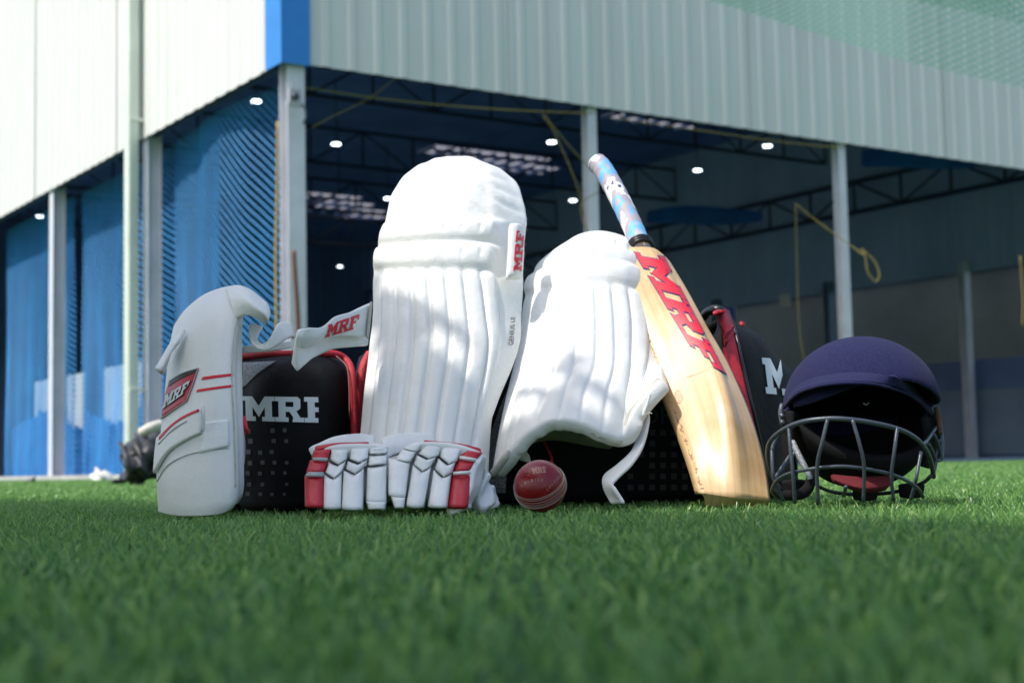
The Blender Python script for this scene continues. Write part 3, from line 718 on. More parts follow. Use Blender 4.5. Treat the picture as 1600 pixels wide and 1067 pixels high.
def tall_disp(s, t):
    D = np.zeros_like(s)
    m = t < 3; D += np.where(m, .005*(1-((t-1.4)/1.6)**2)*(t > 0), 0)
    D += np.where((t >= 3) & (t < 4), .013*semi(t-3)*np.clip((8.4-s), 0, 1)*np.clip(s*1.5+.2, 0, 1), 0)
    D += np.where((t >= 4) & (t < 5), .014*semi(t-4)*np.clip((8.4-s), 0, 1)*np.clip(s*1.5+.2, 0, 1), 0)
    fs = s-np.floor(s)
    rib = np.where((s > 1) & (s < 8), (1-np.abs(2*fs-1)**3.2)**.5, .25)
    ramp = np.clip((t-5.03-.13*np.abs(2*fs-1)**2.5)/.10, 0, 1)**.5
    D += np.where(t >= 5, .0078*rib*ramp, 0)
    # stitch dimples on the rolls
    for c in (3.5, 4.5):
        for q in range(1, 8, 1): D -= .0035*np.exp(-((s-q-.2*c)**2)/.012-((t-c)**2)/.02)
    # creases fanning from the right edge of the dome
    for (a0, s0, t0) in ((.5, 7.3, 1.6), (.8, 7.6, 2.2), (.15, 6.6, 1.2), (1.1, 6.0, 2.5)):
        d = (t-t0)-a0*(s-s0)*.35; D -= np.where(t < 3, .0045*np.exp(-d*d/.012)*np.clip((s-s0+1.7)/1.2, 0, 1)*np.clip((9-s), 0, 1), 0)
    D += np.where(t < 3.2, .003*nzv(s*.7, t*1.3), .0009*nzv(s*.9, t*2))
    return D
o, GT = patch('padded_front', rows, M['leather'], pad, 9, 8, tall_disp, .028)
tT = bvh(GT)
text('lettering', 'GENIUS LE', [(793.5, 540), (798, 496), (804.5, 495), (801.5, 539)], tT, M['blackprint'], pad, .0012)
# edge binding round the dome
bd = [Vector(GT[0, 0])] + [Vector(p) for p in GT[0, ::4]] + [Vector(p) for p in GT[4:28:4, -1]]
obj('binding', *tube(bd, .0032, 8), M['shellwhite'], pad)
for j_ in range(1, 9):
    col_ = G_seam = GT[44:, j_*9]
    obj('seam', *tube([Vector(p)-Vector((0, .0006, 0)) for p in col_[::3]], .0007, 6), M['silver'], pad)
# frayed threads on the right side of the dome
mb = MB()
for k in range(16):
    i = int(rng.integers(6, 40)); p = Vector(GT[i, -1]); d = Vector((rng.uniform(.2, 1), rng.uniform(-.3, .3), rng.uniform(-.6, .8))).normalized()*rng.uniform(.002, .006)
    p = p-Vector((.0035, 0, 0)); mb.tube([p, p+d*.6+Za*.001, p+d], .00018, 3, False)
mb.build('frayed_threads', M['cream'], pad)
# side tab behind the logo
tb, GTab = patch('side_tab', [[(797, 346, 2.405), (810, 346, 2.41), (820, 350, 2.43)], [(795, 392, 2.385), (808, 392, 2.39), (821, 394, 2.415)], [(793, 432, 2.37), (806, 434, 2.375), (818, 438, 2.40)]], M['leather'], pad, 4, 5, None, .02)
logo('lettering', [(801.5, 424), (806.5, 361), (818, 361), (814, 424)], bvh(GTab), M['redprint'], tb, .0012, n=3)
patch('side_wing', [[(760, 600, 2.30), (797, 590, 2.34)], [(752, 640, 2.27), (775, 634, 2.32)], [(748, 690, 2.24), (768, 690, 2.29)], [(742, 770, 2.2), (765, 760, 2.25)]], M['leather'], pad, 4, 4, None, .01)
# strap to the left with the red lettering
sr = [[(582, 472, 2.30), (579, 508, 2.30), (577, 541, 2.30)], [(552, 486, 2.26), (551, 515, 2.26), (548, 543, 2.26)], [(522, 500, 2.24), (521, 523, 2.24), (520, 546, 2.24)], [(497, 515, 2.235), (496, 534, 2.235), (494, 557, 2.23)], [(478, 512, 2.22), (477, 540, 2.21), (478, 570, 2.21)], [(465, 517, 2.20), (462, 545, 2.19), (464, 581, 2.20)], [(460, 533, 2.22), (457, 552, 2.21), (454, 568, 2.21)]]
o, _ = patch('strap', sr, M['shellwhite'], pad, 5, 5, None, .007)
sr = [[(581, 474, 2.272), (578, 500, 2.272), (575, 528, 2.272)], [(552, 486, 2.235), (549, 506, 2.23), (547, 526, 2.235)], [(524, 494, 2.215), (519, 512, 2.21), (514, 529, 2.215)], [(503, 511, 2.20), (497, 526, 2.195), (492, 541, 2.205)], [(482, 512, 2.18), (477, 528, 2.18), (473, 545, 2.19)], [(467, 516, 2.18), (463, 527, 2.18), (461, 537, 2.19)]]
st_, GS = patch('strap', sr, M['leather2'], pad, 5, 5, None, .006)
logo('lettering', [(512, 508), (560, 491), (558, 512), (508, 527)], bvh(GS), M['redprint'], st_, .0012, shear=.15, n=3)
patch('velcro_tab', [[(578, 470, 2.262), (582, 471, 2.262)], [(574, 500, 2.262), (579, 501, 2.262)], [(572, 528, 2.262), (576, 530, 2.262)]], M['cream'], pad, 3, 4, None, .008)

# ------------------------------------------------------------ short leg pad
pad2 = empty('leg_pad', (W(880, 790, 2.3).x, 2.3, 0), 'lower white batting leg pad arching over the red ball beside the bat', 'leg pad', 'pair of white batting leg pads')
def row2(pts, Y0, wrap):
    n = len(pts); return [(x, y, Y0+wrap*abs(2*i/(n-1)-1)**2.2) for i, (x, y) in enumerate(pts)]
rows = [row2([(864, 396), (876, 385), (890, 375), (905, 367), (925, 361), (945, 361), (967, 366), (982, 374), (994, 388), (1003, 404)], 2.60, .05),
        row2([(846, 414), (860, 402), (877, 393), (897, 386), (919, 381), (942, 379), (963, 383), (982, 391), (998, 404), (1008, 420)], 2.50, .06),
        row2([(832, 430), (848, 421), (868, 415), (890, 411), (912, 408), (935, 406), (958, 407), (980, 411), (1000, 421), (1012, 437)], 2.46, .07),
        row2([(820, 462), (834, 458), (855, 452), (880, 449), (905, 446), (930, 444), (955, 445), (980, 449), (1003, 457), (1020, 472)], 2.42, .08),
        row2([(813, 520), (828, 515), (850, 512), (877, 510), (903, 508), (932, 508), (960, 508), (986, 508), (1012, 512), (1031, 520)], 2.36, .08),
        row2([(800, 585), (818, 580), (842, 576), (870, 573), (898, 571), (930, 571), (960, 573), (984, 572), (1010, 566), (1034, 560)], 2.30, .08),
        row2([(784, 650), (803, 640), (824, 630), (853, 620), (884, 614), (913, 615), (946, 625), (976, 630), (1002, 603), (1034, 577)], 2.25, .07),
        row2([(768, 742), (784, 722), (802, 702), (834, 671), (872, 657), (907, 661), (941, 679), (973, 686), (990, 642), (1031, 592)], 2.20, .06)]
def sdisp(s, t):
    fs = s-np.floor(s); rib = np.where((s > 1) & (s < 8), (1-np.abs(2*fs-1)**3.2)**.5, .3)
    D = np.where(t >= 3, .0062*rib*np.clip((t-3.02-.12*np.abs(2*fs-1)**2.5)/.12, 0, 1)**.5, 0)
    D += np.where((t >= 2) & (t < 3), .009*semi(t-2), 0)+np.where(t < 2, .006*semi(t/2), 0)
    D *= np.where(t > 6, np.clip(1-(t-6)*.8, 0, 1), 1)
    for (s0, t0, a, wd) in ((2.2, 6.3, .006, .5), (4.5, 6.6, -.004, .3), (6.3, 6.2, .004, .4)): D += a*np.exp(-((s-s0)**2)/wd-((t-t0)**2)/(wd*.6))
    for q in range(1, 9): D -= .003*np.exp(-((s-q)**2)/.03-((t-1)**2)/.05)
    D += .0022*nzv(s*.6, t*1.1)
    return D
o, G2 = patch('padded_front', rows, M['leather'], pad2, 8, 8, sdisp, .024)
# hem binding
obj('hem', *tube([Vector(p)+Vector((0, .012, -.002)) for p in G2[-1, ::3]], .0065, 8), M['cream'], pad2)
for j_ in range(2, 9):
    obj('seam', *tube([Vector(p)-Vector((0, .0005, 0)) for p in G2[27:-3, j_*8][::3]], .0007, 6), M['silver'], pad2)
patch('inner_lining', [[(800, 700, 2.32), (870, 662, 2.33), (960, 690, 2.33)], [(790, 722, 2.34), (850, 690, 2.38), (955, 705, 2.38)]], M['cream'], pad2, 5, 4, None, .006)
patch('buckle', [[(806, 705, 2.27), (818, 700, 2.27), (828, 712, 2.27)], [(810, 718, 2.27), (820, 722, 2.27), (830, 724, 2.27)]], M['cream'], pad2, 3, 3, None, .004)
sr = [[(983, 642, 2.30), (1006, 626, 2.30)], [(990, 672, 2.27), (1013, 650, 2.26)], [(987, 700, 2.24), (1004, 694, 2.23)], [(963, 724, 2.22), (986, 724, 2.20)], [(941, 742, 2.22), (962, 747, 2.19)], [(941, 764, 2.20), (957, 760, 2.16)], [(953, 786, 2.17), (975, 788, 2.15)]]
patch('strap', sr, M['shellwhite'], pad2, 5, 5, None, .006)
patch('velcro_tab', [[(1015, 612, 2.24), (1019, 614, 2.24)], [(1009, 632, 2.24), (1013, 634, 2.24)], [(1000, 652, 2.24), (1005, 655, 2.24)]], M['leather2'], pad2, 3, 4, None, .004)
obj('loose_thread', *tube(smooth_path([W(1003, 650, 2.235), W(1014, 645, 2.235), W(1019, 646, 2.23)]), .0006, 4), M['cream'], pad2)

# ------------------------------------------------------------ arm / thigh pad at the left
gd = empty('thigh_pad', (W(305, 795, 2.2).x, 2.2, 0), 'white thigh pad with red badge and two red stripes standing left of the bag', 'pad')
gY = [.095, .045, .012, -.005, -.008, .0, .045]
def grow_(pts, Y, last): return [(x, y, Y+gY[i]) for i, (x, y) in enumerate(pts)]
rows = [grow_([(270, 508), (287, 483), (312, 461), (341, 448), (362, 443), (378, 446), (390, 452)], 2.33, 0),
        grow_([(262, 545), (284, 518), (309, 500), (335, 490), (356, 488), (374, 492), (381, 500)], 2.245, 0),
        grow_([(257, 590), (279, 578), (304, 570), (330, 564), (350, 562), (366, 562), (380, 568)], 2.20, 0),
        grow_([(250, 660), (274, 655), (299, 650), (325, 645), (346, 642), (367, 640), (381, 645)], 2.17, 0),
        grow_([(243, 730), (266, 730), (293, 730), (320, 729), (345, 728), (370, 727), (383, 727)], 2.15, 0),
        grow_([(243, 778), (266, 782), (293, 784), (320, 783), (346, 782), (370, 778), (382, 768)], 2.145, 0),
        grow_([(245, 800), (266, 806), (293, 808), (320, 807), (345, 804), (362, 797), (373, 786)], 2.15, 0)]
o, GG = patch('padded_shell', rows, M['shellwhite'], gd, 7, 8, lambda s, t: .0012*nzv(s*.7, t*.9)-.004*np.exp(-((s-5.5)**2)/.03), .035)
tG = bvh(GG)
badge, GBd = applique('badge', [[(266, 596), (286, 584), (311, 576)], [(258, 622), (280, 607), (303, 600)], [(254, 654), (272, 641), (293, 627)]], tG, M['red'], gd, .0022, thick=.002)
applique('badge_top', [[(267, 596), (287, 584), (310, 577)], [(265, 605), (286, 592), (308, 583)]], tG, M['blackprint'], gd, .0026, thick=.0003)
e = [Vector(p) for p in list(GBd[0]) + list(GBd[1:, -1]) + list(GBd[-1, ::-1])]
obj('badge_border', *tube(e, .0009, 6), M['silver'], gd)
logo('badge_lettering', [(259, 618), (298, 595), (292, 613), (255, 639)], bvh(GBd), M['blackprint'], badge, .0008, grow=.05, n=3, shear=.1)
logo('badge_lettering', [(259, 618), (298, 595), (292, 613), (255, 639)], bvh(GBd), M['bagw'], badge, .0016, n=3, shear=.1)
applique('red_stripe', [[(317, 589), (340, 586), (364, 583.3)], [(315, 594), (340, 590.5), (364, 587.3)]], tG, M['redprint'], gd, .0008)
applique('red_stripe', [[(309, 608.5), (340, 604), (364, 601)], [(307, 613), (340, 608), (364, 605)]], tG, M['redprint'], gd, .0008)
applique('velcro_patch', [[(318, 660), (338, 658), (358, 656)], [(318, 680), (338, 677), (358, 675)], [(313, 708), (338, 702), (358, 697)]], tG, M['leather2'], gd, .0025)
o, GSt = applique('strap', [[(249, 685), (270, 664), (292, 650), (317, 639)], [(246, 712), (268, 685), (292, 672), (317, 662)], [(244, 742), (266, 708), (292, 690), (316, 678)]], tG, M['shellwhite'], gd, .007, mu=6, mv=6, sub=1)
tS = bvh(GSt)
applique('red_stripe', [[(249, 682), (270, 661), (292, 647), (316, 637)], [(249, 687), (270, 665), (292, 651), (316, 641)]], tS, M['redprint'], gd, .001)
for pp in ([(248, 694), (270, 672), (292, 658), (316, 646)], [(244, 739), (266, 707), (292, 689), (314, 679), (317, 670), (317, 645)]):
    q = [hit(tS, a, b, .0006) for a, b in pp]; q = [z for z in q if z is not None]
    if len(q) > 1: obj('piping', *tube(smooth_path(q), .0011, 6), M['silver'], gd)
q = [hit(tG, a, b, .0012) for a, b in [(246, 752), (262, 728), (290, 712), (325, 704), (357, 700)]]; obj('seam', *tube(smooth_path([z for z in q if z]), .0008, 6), M['silver'], gd)
q = [hit(tG, a, b, .001) for a, b in [(368, 505), (364, 535), (362, 600), (365, 660), (367, 730), (367, 760)]]; obj('seam', *tube(smooth_path([z for z in q if z]), .0012, 6), M['cream'], gd)
patch('velcro_tab', [[(313, 630, 2.145), (318, 630, 2.145)], [(315, 648, 2.14), (320, 648, 2.14)], [(313, 672, 2.145), (318, 676, 2.145)]], M['shellwhite'], gd, 3, 4, None, .008)
patch('top_flap', [[(350, 446, 2.31), (358, 472, 2.25), (366, 498, 2.235)], [(372, 443, 2.31), (377, 466, 2.23), (381, 493, 2.225)], [(390, 449, 2.30), (391, 470, 2.21), (389, 495, 2.22)], [(406, 461, 2.29), (404, 480, 2.20), (397, 498, 2.22)], [(419, 473, 2.28), (415, 490, 2.20), (406, 504, 2.23)], [(424, 488, 2.28), (421, 500, 2.22), (414, 511, 2.25)]], M['shellwhite'], gd, 5, 5, None, .010)
patch('side_flap', [[(288, 511, 2.26), (270, 528, 2.27), (258, 548, 2.28)], [(276, 535, 2.24), (260, 550, 2.24), (246, 568, 2.25)], [(262, 572, 2.24), (253, 576, 2.22), (241, 575, 2.23)], [(258, 586, 2.245), (252, 586, 2.24), (246, 581, 2.24)]], M['shellwhite'], gd, 5, 5, None, .007)
sr = [[(390, 503, 2.27, ), (412, 508, 2.27)], [(389, 522, 2.25), (403, 526, 2.25)], [(396, 540, 2.23), (410, 536, 2.23)], [(414, 548, 2.22), (419, 530, 2.22)], [(434, 540, 2.22), (429, 514, 2.22)], [(449, 530, 2.23), (438, 503, 2.23)], [(459, 526, 2.26), (452, 502, 2.27)], [(461, 530, 2.30), (460, 512, 2.30)]]
patch('strap', sr, M['shellwhite'], gd, 5, 5, None, .006)
patch('strap', [[(379, 540, 2.30), (379, 552, 2.30)], [(415, 537, 2.31), (415, 550, 2.31)], [(457, 531, 2.33), (457, 544, 2.33)]], M['shellwhite'], gd, 4, 5, None, .006)
obj('red_band', *tube(smooth_path([W(381, 652, 2.22), W(384, 668, 2.21), W(386, 676, 2.22)]), .0035, 8), M['redprint'], gd)
patch('strap', [[(368, 655, 2.21), (381, 660, 2.25)], [(371, 690, 2.20), (386, 694, 2.24)], [(372, 725, 2.2), (384, 730, 2.24)]], M['cream'], gd, 4, 5, None, .02)

# ------------------------------------------------------------ gloves
def G6(x, y): return (470+x/5.161, 660+y/5.161)
def gY_(py): return 2.055 + (795-py)/110*.075
def cushion(parent, name, top, bot, m, Yo=0, amp=.011, wav=.05):
    """top/bot: lists of 3 zoom pixels"""
    ex = 1.06; ex2 = 1.16 if m is M['red'] else 1.06; allp = top+bot; cx_ = sum(p[0] for p in allp)/6; cy_ = sum(p[1] for p in allp)/6
    top = [(cx_+(x-cx_)*ex2, cy_+(y-cy_)*ex-2) for x, y in top]; bot = [(cx_+(x-cx_)*ex2, cy_+(y-cy_)*ex+2) for x, y in bot]
    n = 16; V = []; 
    P4 = lambda y: gY_(y)+Yo
    G = np.zeros((n+1, n+1, 3)); hh = max(1, (bot[1][1]-top[1][1]))
    for j in range(n+1):
        v = .5-.5*math.cos(math.pi*j/n) if 0 else j/n
        for i in range(n+1):
            u = i/n; q4 = (abs(2*u-1)**4)*(13 if hh > 160 else 3); t3 = lambda r: ((r[0][0]*(1-2*u)+r[1][0]*2*u, r[0][1]*(1-2*u)+r[1][1]*2*u) if u < .5 else (r[1][0]*(2-2*u)+r[2][0]*(2*u-1), r[1][1]*(2-2*u)+r[2][1]*(2*u-1)))
            a_, b_ = t3(top), t3(bot); X, Y = G6(a_[0]*(1-v)+b_[0]*v, a_[1]*(1-v)+(b_[1]-q4)*v)
            bu = max(0, 1-abs(2*u-1)**3.2)**.5; bv = max(0, 1-abs(2*v-1)**(4 if hh < 160 else 7))**.5
            G[j, i] = W(X, Y, P4(Y)+.006-.014*bu*(.35+.65*bv)*1.0-.002*math.sin(3*v+top[0][0])*bu)
    V, Fc = solid(G, gnorm(G), .006)
    return obj(name, V, Fc, m, parent)
def v3(l, r, dip=0): return [l, ((l[0]+r[0])/2, (l[1]+r[1])/2+dip), r]
def finger(parent, segs, m, Yo=0, strips=None):
    for (tl, tr, td, bl, br, bd_) in segs: cushion(parent, 'finger_roll', v3(tl, tr, td), v3(bl, br, bd_), m, Yo)
gl1 = empty('batting_glove', (W(542, 795, 2.1).x, 2.12, 0), 'left batting glove of the pair, red outer finger at its left end', 'glove', 'pair of batting gloves')
finger(gl1, [((112, 228), (240, 218), 0, (95, 288), (218, 292), 0), ((82, 306), (212, 304), 0, (54, 402), (186, 398), 0), ((40, 436), (180, 430), 0, (42, 680), (176, 684), 0)], M['red'])
finger(gl1, [((245, 224), (382, 222), -4, (236, 300), (374, 292), 40), ((222, 326), (366, 308), 36, (198, 402), (338, 388), 52), ((186, 424), (334, 404), 44, (180, 690), (326, 694), 6)], M['leather2'])
finger(gl1, [((410, 214), (548, 208), -4, (396, 292), (542, 284), 32), ((382, 314), (540, 300), 34, (366, 372), (506, 362), 44), ((346, 396), (508, 372), 46, (330, 696), (500, 700), 4)], M['leather2'], -.004)
finger(gl1, [((556, 200), (702, 198), -3, (552, 252), (698, 244), 4), ((550, 270), (696, 262), 0, (540, 350), (692, 332), 0), ((534, 372), (692, 350), 0, (526, 640), (690, 640), 0), ((528, 640), (690, 640), 0, (545, 700), (680, 700), 0)], M['leather2'])
for (a, b) in (((100, 295), (215, 298)), ((58, 412), (184, 412)), ((45, 425), (182, 424))):
    p = G6(*a); q = G6(*b); obj('silver_strip', *tube([W(p[0], p[1], gY_(p[1])-.006), W((p[0]+q[0])/2, (p[1]+q[1])/2, gY_(p[1])-.010), W(q[0], q[1], gY_(q[1])-.006)], .0026, 8), M['silver'], gl1)
gl2 = empty('batting_glove', (W(680, 795, 2.1).x, 2.12, 0), 'right batting glove of the pair, red outer finger at its right end by the ball', 'glove', 'pair of batting gloves')
finger(gl2, [((890, 172), (986, 172), -3, (832, 208), (940, 236), 4), ((822, 218), (932, 240), 0, (766, 296), (884, 318), 4), ((706, 296), (878, 330), -6, (706, 584), (846, 596), 6), ((728, 600), (842, 606), 0, (756, 690), (832, 690), 0)], M['leather2'], -.002)
finger(gl2, [((1004, 182), (1132, 200), -5, (948, 250), (1112, 268), 30), ((936, 264), (1092, 280), 30, (912, 334), (1050, 352), 48), ((902, 350), (1050, 366), 50, (848, 676), (996, 684), 6)], M['leather2'])
finger(gl2, [((1146, 202), (1292, 212), -3, (1124, 272), (1262, 310), 40), ((1110, 292), (1250, 316), 42, (1082, 372), (1222, 404), 46), ((1070, 388), (1214, 416), 46, (1026, 678), (1182, 684), 4)], M['leather2'], -.002)
finger(gl2, [((1340, 222), (1454, 246), 0, (1284, 276), (1418, 300), 0), ((1276, 292), (1412, 312), 0, (1232, 400), (1366, 384), 0), ((1226, 426), (1376, 414), 0, (1192, 684), (1340, 688), 0)], M['red'], .004)
for (a, b) in (((1282, 282), (1412, 303)), ((1232, 410), (1365, 402))):
    p = G6(*a); q = G6(*b); obj('silver_strip', *tube([W(p[0], p[1], gY_(p[1])-.005), W((p[0]+q[0])/2, (p[1]+q[1])/2, gY_(p[1])-.009), W(q[0], q[1], gY_(q[1])-.004)], .0026, 8), M['leather2'], gl2)
def gl_patch(parent, name, rows, m, thick=.012, amp=0, sub=1):
    rr = [[(G6(x, y)[0], G6(x, y)[1], Y) for (x, y, Y) in r] for r in rows]
    return patch(name, rr, m, parent, 5, 5, (lambda s, t: amp*np.sin(s*2+t*3)) if amp else None, thick, sub)[0]
# backs, cuffs, bindings
gl_patch(gl1, 'palm', [[(120, 215, 2.15), (400, 190, 2.15), (700, 190, 2.15)], [(70, 440, 2.105), (380, 440, 2.10), (690, 440, 2.10)], [(60, 630, 2.09), (360, 630, 2.085), (680, 630, 2.09)]], M['silver'], .05)
gl_patch(gl2, 'palm', [[(900, 175, 2.15), (1180, 190, 2.15), (1450, 240, 2.15)], [(740, 440, 2.10), (1040, 440, 2.10), (1390, 440, 2.11)], [(740, 620, 2.09), (1000, 640, 2.085), (1340, 640, 2.09)]], M['silver'], .05)
gl_patch(gl1, 'red_panel', [[(112, 222, 2.124), (250, 186, 2.122), (400, 180, 2.12), (552, 184, 2.12)], [(112, 250, 2.130), (250, 250, 2.13), (400, 250, 2.13), (552, 230, 2.13)]], M['red'], .008)
gl_patch(gl2, 'red_panel', [[(985, 168, 2.12), (1120, 172, 2.12), (1290, 190, 2.122), (1450, 236, 2.124)], [(1000, 215, 2.13), (1120, 250, 2.13), (1290, 250, 2.13), (1450, 270, 2.13)]], M['red'], .008)
gl_patch(gl1, 'cuff', [[(130, 205, 2.14), (260, 172, 2.13), (420, 158, 2.13), (570, 160, 2.13), (705, 172, 2.13)], [(128, 226, 2.13), (260, 194, 2.117), (420, 180, 2.115), (570, 184, 2.115), (708, 196, 2.115)]], M['leather2'], .02)
gl_patch(gl2, 'cuff', [[(860, 178, 2.14), (950, 150, 2.13), (1100, 148, 2.13), (1290, 172, 2.13), (1470, 230, 2.14)], [(870, 190, 2.13), (960, 166, 2.117), (1100, 168, 2.115), (1290, 192, 2.115), (1462, 244, 2.12)]], M['leather2'], .02)
gl_patch(gl1, 'wrist_flap', [[(120, 180, 2.155), (270, 108, 2.16), (470, 82, 2.165), (600, 100, 2.17)], [(60, 205, 2.15), (270, 150, 2.155), (470, 140, 2.16), (600, 160, 2.16)], [(95, 290, 2.15), (270, 240, 2.15), (470, 220, 2.155), (600, 220, 2.155)]], M['leather2'], .010)
gl_patch(gl2, 'wrist_flap', [[(640, 130, 2.15), (720, 88, 2.155), (900, 72, 2.16), (1085, 85, 2.16)], [(660, 200, 2.14), (760, 180, 2.145), (900, 170, 2.15), (1095, 150, 2.155)], [(700, 300, 2.13), (760, 260, 2.14), (900, 230, 2.145), (1095, 200, 2.15)]], M['leather2'], .012)
gl_patch(gl2, 'side_panel', [[(1455, 240, 2.12), (1500, 275, 2.14)], [(1425, 340, 2.10), (1495, 390, 2.13)], [(1385, 450, 2.085), (1450, 530, 2.115)], [(1345, 600, 2.07), (1405, 650, 2.10)], [(1335, 690, 2.06), (1375, 690, 2.09)]], M['leather2'], .03, .002)
gl_patch(gl2, 'thumb', [[(1480, 390, 2.14), (1530, 410, 2.15), (1530, 430, 2.16)], [(1450, 560, 2.12), (1500, 580, 2.13), (1530, 500, 2.15)], [(1440, 690, 2.11), (1520, 690, 2.12), (1595, 670, 2.14)]], M['leather2'], .03, .004)
gl_patch(gl2, 'thumb', [[(1520, 500, 2.16), (1560, 510, 2.16), (1592, 560, 2.17)], [(1500, 590, 2.14), (1550, 600, 2.14), (1600, 640, 2.16)], [(1480, 700, 2.13), (1540, 700, 2.13), (1600, 690, 2.15)]], M['leather2'], .03, .003)

# ------------------------------------------------------------ ball
bc = W(844, 759.5, 2.06); br = .0364
ball = empty('cricket_ball', (bc.x, bc.y, bc.z-br), 'shiny dark red cricket ball with white stitched seam and gold print', 'ball')
V = []; Fc = []; nu_, nv_ = 96, 48
seamN = Vector((-.27, -.60, .75)).normalized(); sa = seamN.cross(Vector((1, 0, .1))).normalized(); sb = seamN.cross(sa)
for j in range(nv_+1):
    la = -math.pi/2+math.pi*j/nv_; rr_ = br*(1+.012*math.exp(-(la/.05)**2)-.004*math.exp(-((abs(la)-.14)/.03)**2))
    for i in range(nu_):
        lo = 2*math.pi*i/nu_; V.append(bc+(sa*math.cos(lo)*math.cos(la)+sb*math.sin(lo)*math.cos(la)+seamN*math.sin(la))*rr_)
for j in range(nv_):
    for i in range(nu_): Fc.append((j*nu_+i, j*nu_+(i+1) % nu_, (j+1)*nu_+(i+1) % nu_, (j+1)*nu_+i))
obj('leather_cover', V, Fc, M['ball'], ball)
tBall = bvh_mesh(V, Fc)
mb = MB()
for la in (-.235, -.165, -.055, .055, .165, .235):
    n = 84
    for i in range(n):
        l0 = 2*math.pi*(i+.1)/n; l1 = 2*math.pi*(i+.72)/n; sk_ = .018 if la > 0 else -.018; q = []
        for l, dl in ((l0, -sk_), ((l0+l1)/2, 0), (l1, sk_)):
            a = la+dl*.6; q.append(bc+(sa*math.cos(l)*math.cos(a)+sb*math.sin(l)*math.cos(a)+seamN*math.sin(a))*(br*(1.010 if abs(la) < .1 else 1.003)+.0003))
        mb.tube(q, [.00022, .00042, .00022], 5)
mb.build('stitching', M['stitch'], ball)
logo('gold_lettering', [(830, 731), (852, 729), (856, 738), (833, 740)], tBall, M['gold'], ball, .0003, n=3)
for body, cx0, rx, ry, a0, a1, hgt in (('LIMITED', 842, 22, 17, 212, 300, 5.0), ('LEATHER', 842, 27, 24, 345, 305, 5.0)):
    for k, ch in enumerate(body):
        a = R(a0+(a1-a0)*k/(len(body)-1)); x = cx0+rx*math.cos(a)*.9; y = 752-ry*.1+ry*.5*math.sin(a)*.9
        if body == 'LEATHER': x = cx0+12+3.4*k; y = 764-3.6*k
        else: x = 814+5.2*k; y = 757-4.2*math.sin(math.pi*k/10)*1.8
        text('gold_lettering', ch, [(x, y-2.2), (x+3.2, y-2.8), (x+3.6, y+2), (x+.4, y+2.6)], tBall, M['gold'], ball, .0003)

# ------------------------------------------------------------ bat
bat = empty('cricket_bat', (W(1148, 778, 2.17).x, 2.17, 0), 'pale willow cricket bat with camouflage grip leaning back against the bag', 'cricket bat')
L_ = [(962, 392), (980, 445), (1004, 509), (1028.5, 586), (1061, 670), (1081, 726), (1094, 770)]
Rg = [(1021, 392), (1054, 452), (1082, 500), (1112, 560), (1134, 628), (1146, 700), (1152, 778)]
Rt = [(1049, 410), (1074, 453), (1103, 506), (1137, 566), (1173, 648), (1195, 722), (1204, 782)]
Ys = [2.52, 2.46, 2.405, 2.34, 2.265, 2.215, 2.17]
hump = [0, .008, .014, .017, .014, .006, .002]
rows = []
for k in range(7):
    Y = Ys[k]; l, g, r = L_[k], Rg[k], Rt[k]
    m1 = ((l[0]+g[0])/2, (l[1]+g[1])/2); m2 = ((g[0]+r[0])/2, (g[1]+r[1])/2)
    rows.append([(l[0]-2-6*min(k/3, 1), l[1]+2, Y+.022), (l[0]+1.0, l[1], Y), (m1[0], m1[1], Y-.004-hump[k]*.55), (g[0], g[1], Y-.007-hump[k]), (m2[0], m2[1], Y-hump[k]*.35+.006), (r[0], r[1], Y+.02)])
# round the shoulders
rows[0] = [(960, 393, 2.546), (964, 390, 2.52), (992, 386, 2.515), (1019, 387, 2.513), (1034, 396, 2.53), (1048, 410, 2.54)]
G, N = surf(rows, 6, 8)
V, Fc = solid(G, N, .026)
bl = obj('blade', V, Fc, M['wood'], bat, bevel=.0)
me = bl.data; uvl = me.uv_layers.new(name='grain'); nsx = G.shape[1]; tot = G.shape[0]*nsx
for lp in me.loops:
    vi = lp.vertex_index % tot; uvl.data[lp.index].uv = ((vi % nsx)/(nsx-1), (vi//nsx)/(G.shape[0]-1)*5)
me.materials.append(M['woodedge'])
for p in me.polygons:
    c = [i % tot % nsx for i in p.vertices]; bk = [i >= tot for i in p.vertices]
    if all(x == 0 for x in c) : p.material_index = 1
for p in me.polygons: p.use_smooth = all(i < tot for i in p.vertices)
tW = bvh(G)
LQ = [(1001, 393), (1146, 596), (1074, 560), (0, 0)]
# lettering runs down the blade: letter tops towards the left edge
def batquad(): return [(995, 396), (1069, 541), (1142, 590), (1034, 395)]
bq = [(1037, 402), (1133, 584), (1090, 560), (991, 395)]
logo('bat_lettering', bq, tW, M['navyline'], bl, .0007, grow=.035, n=5)
logo('bat_lettering', bq, tW, M['redprint'], bl, .0014, n=5)
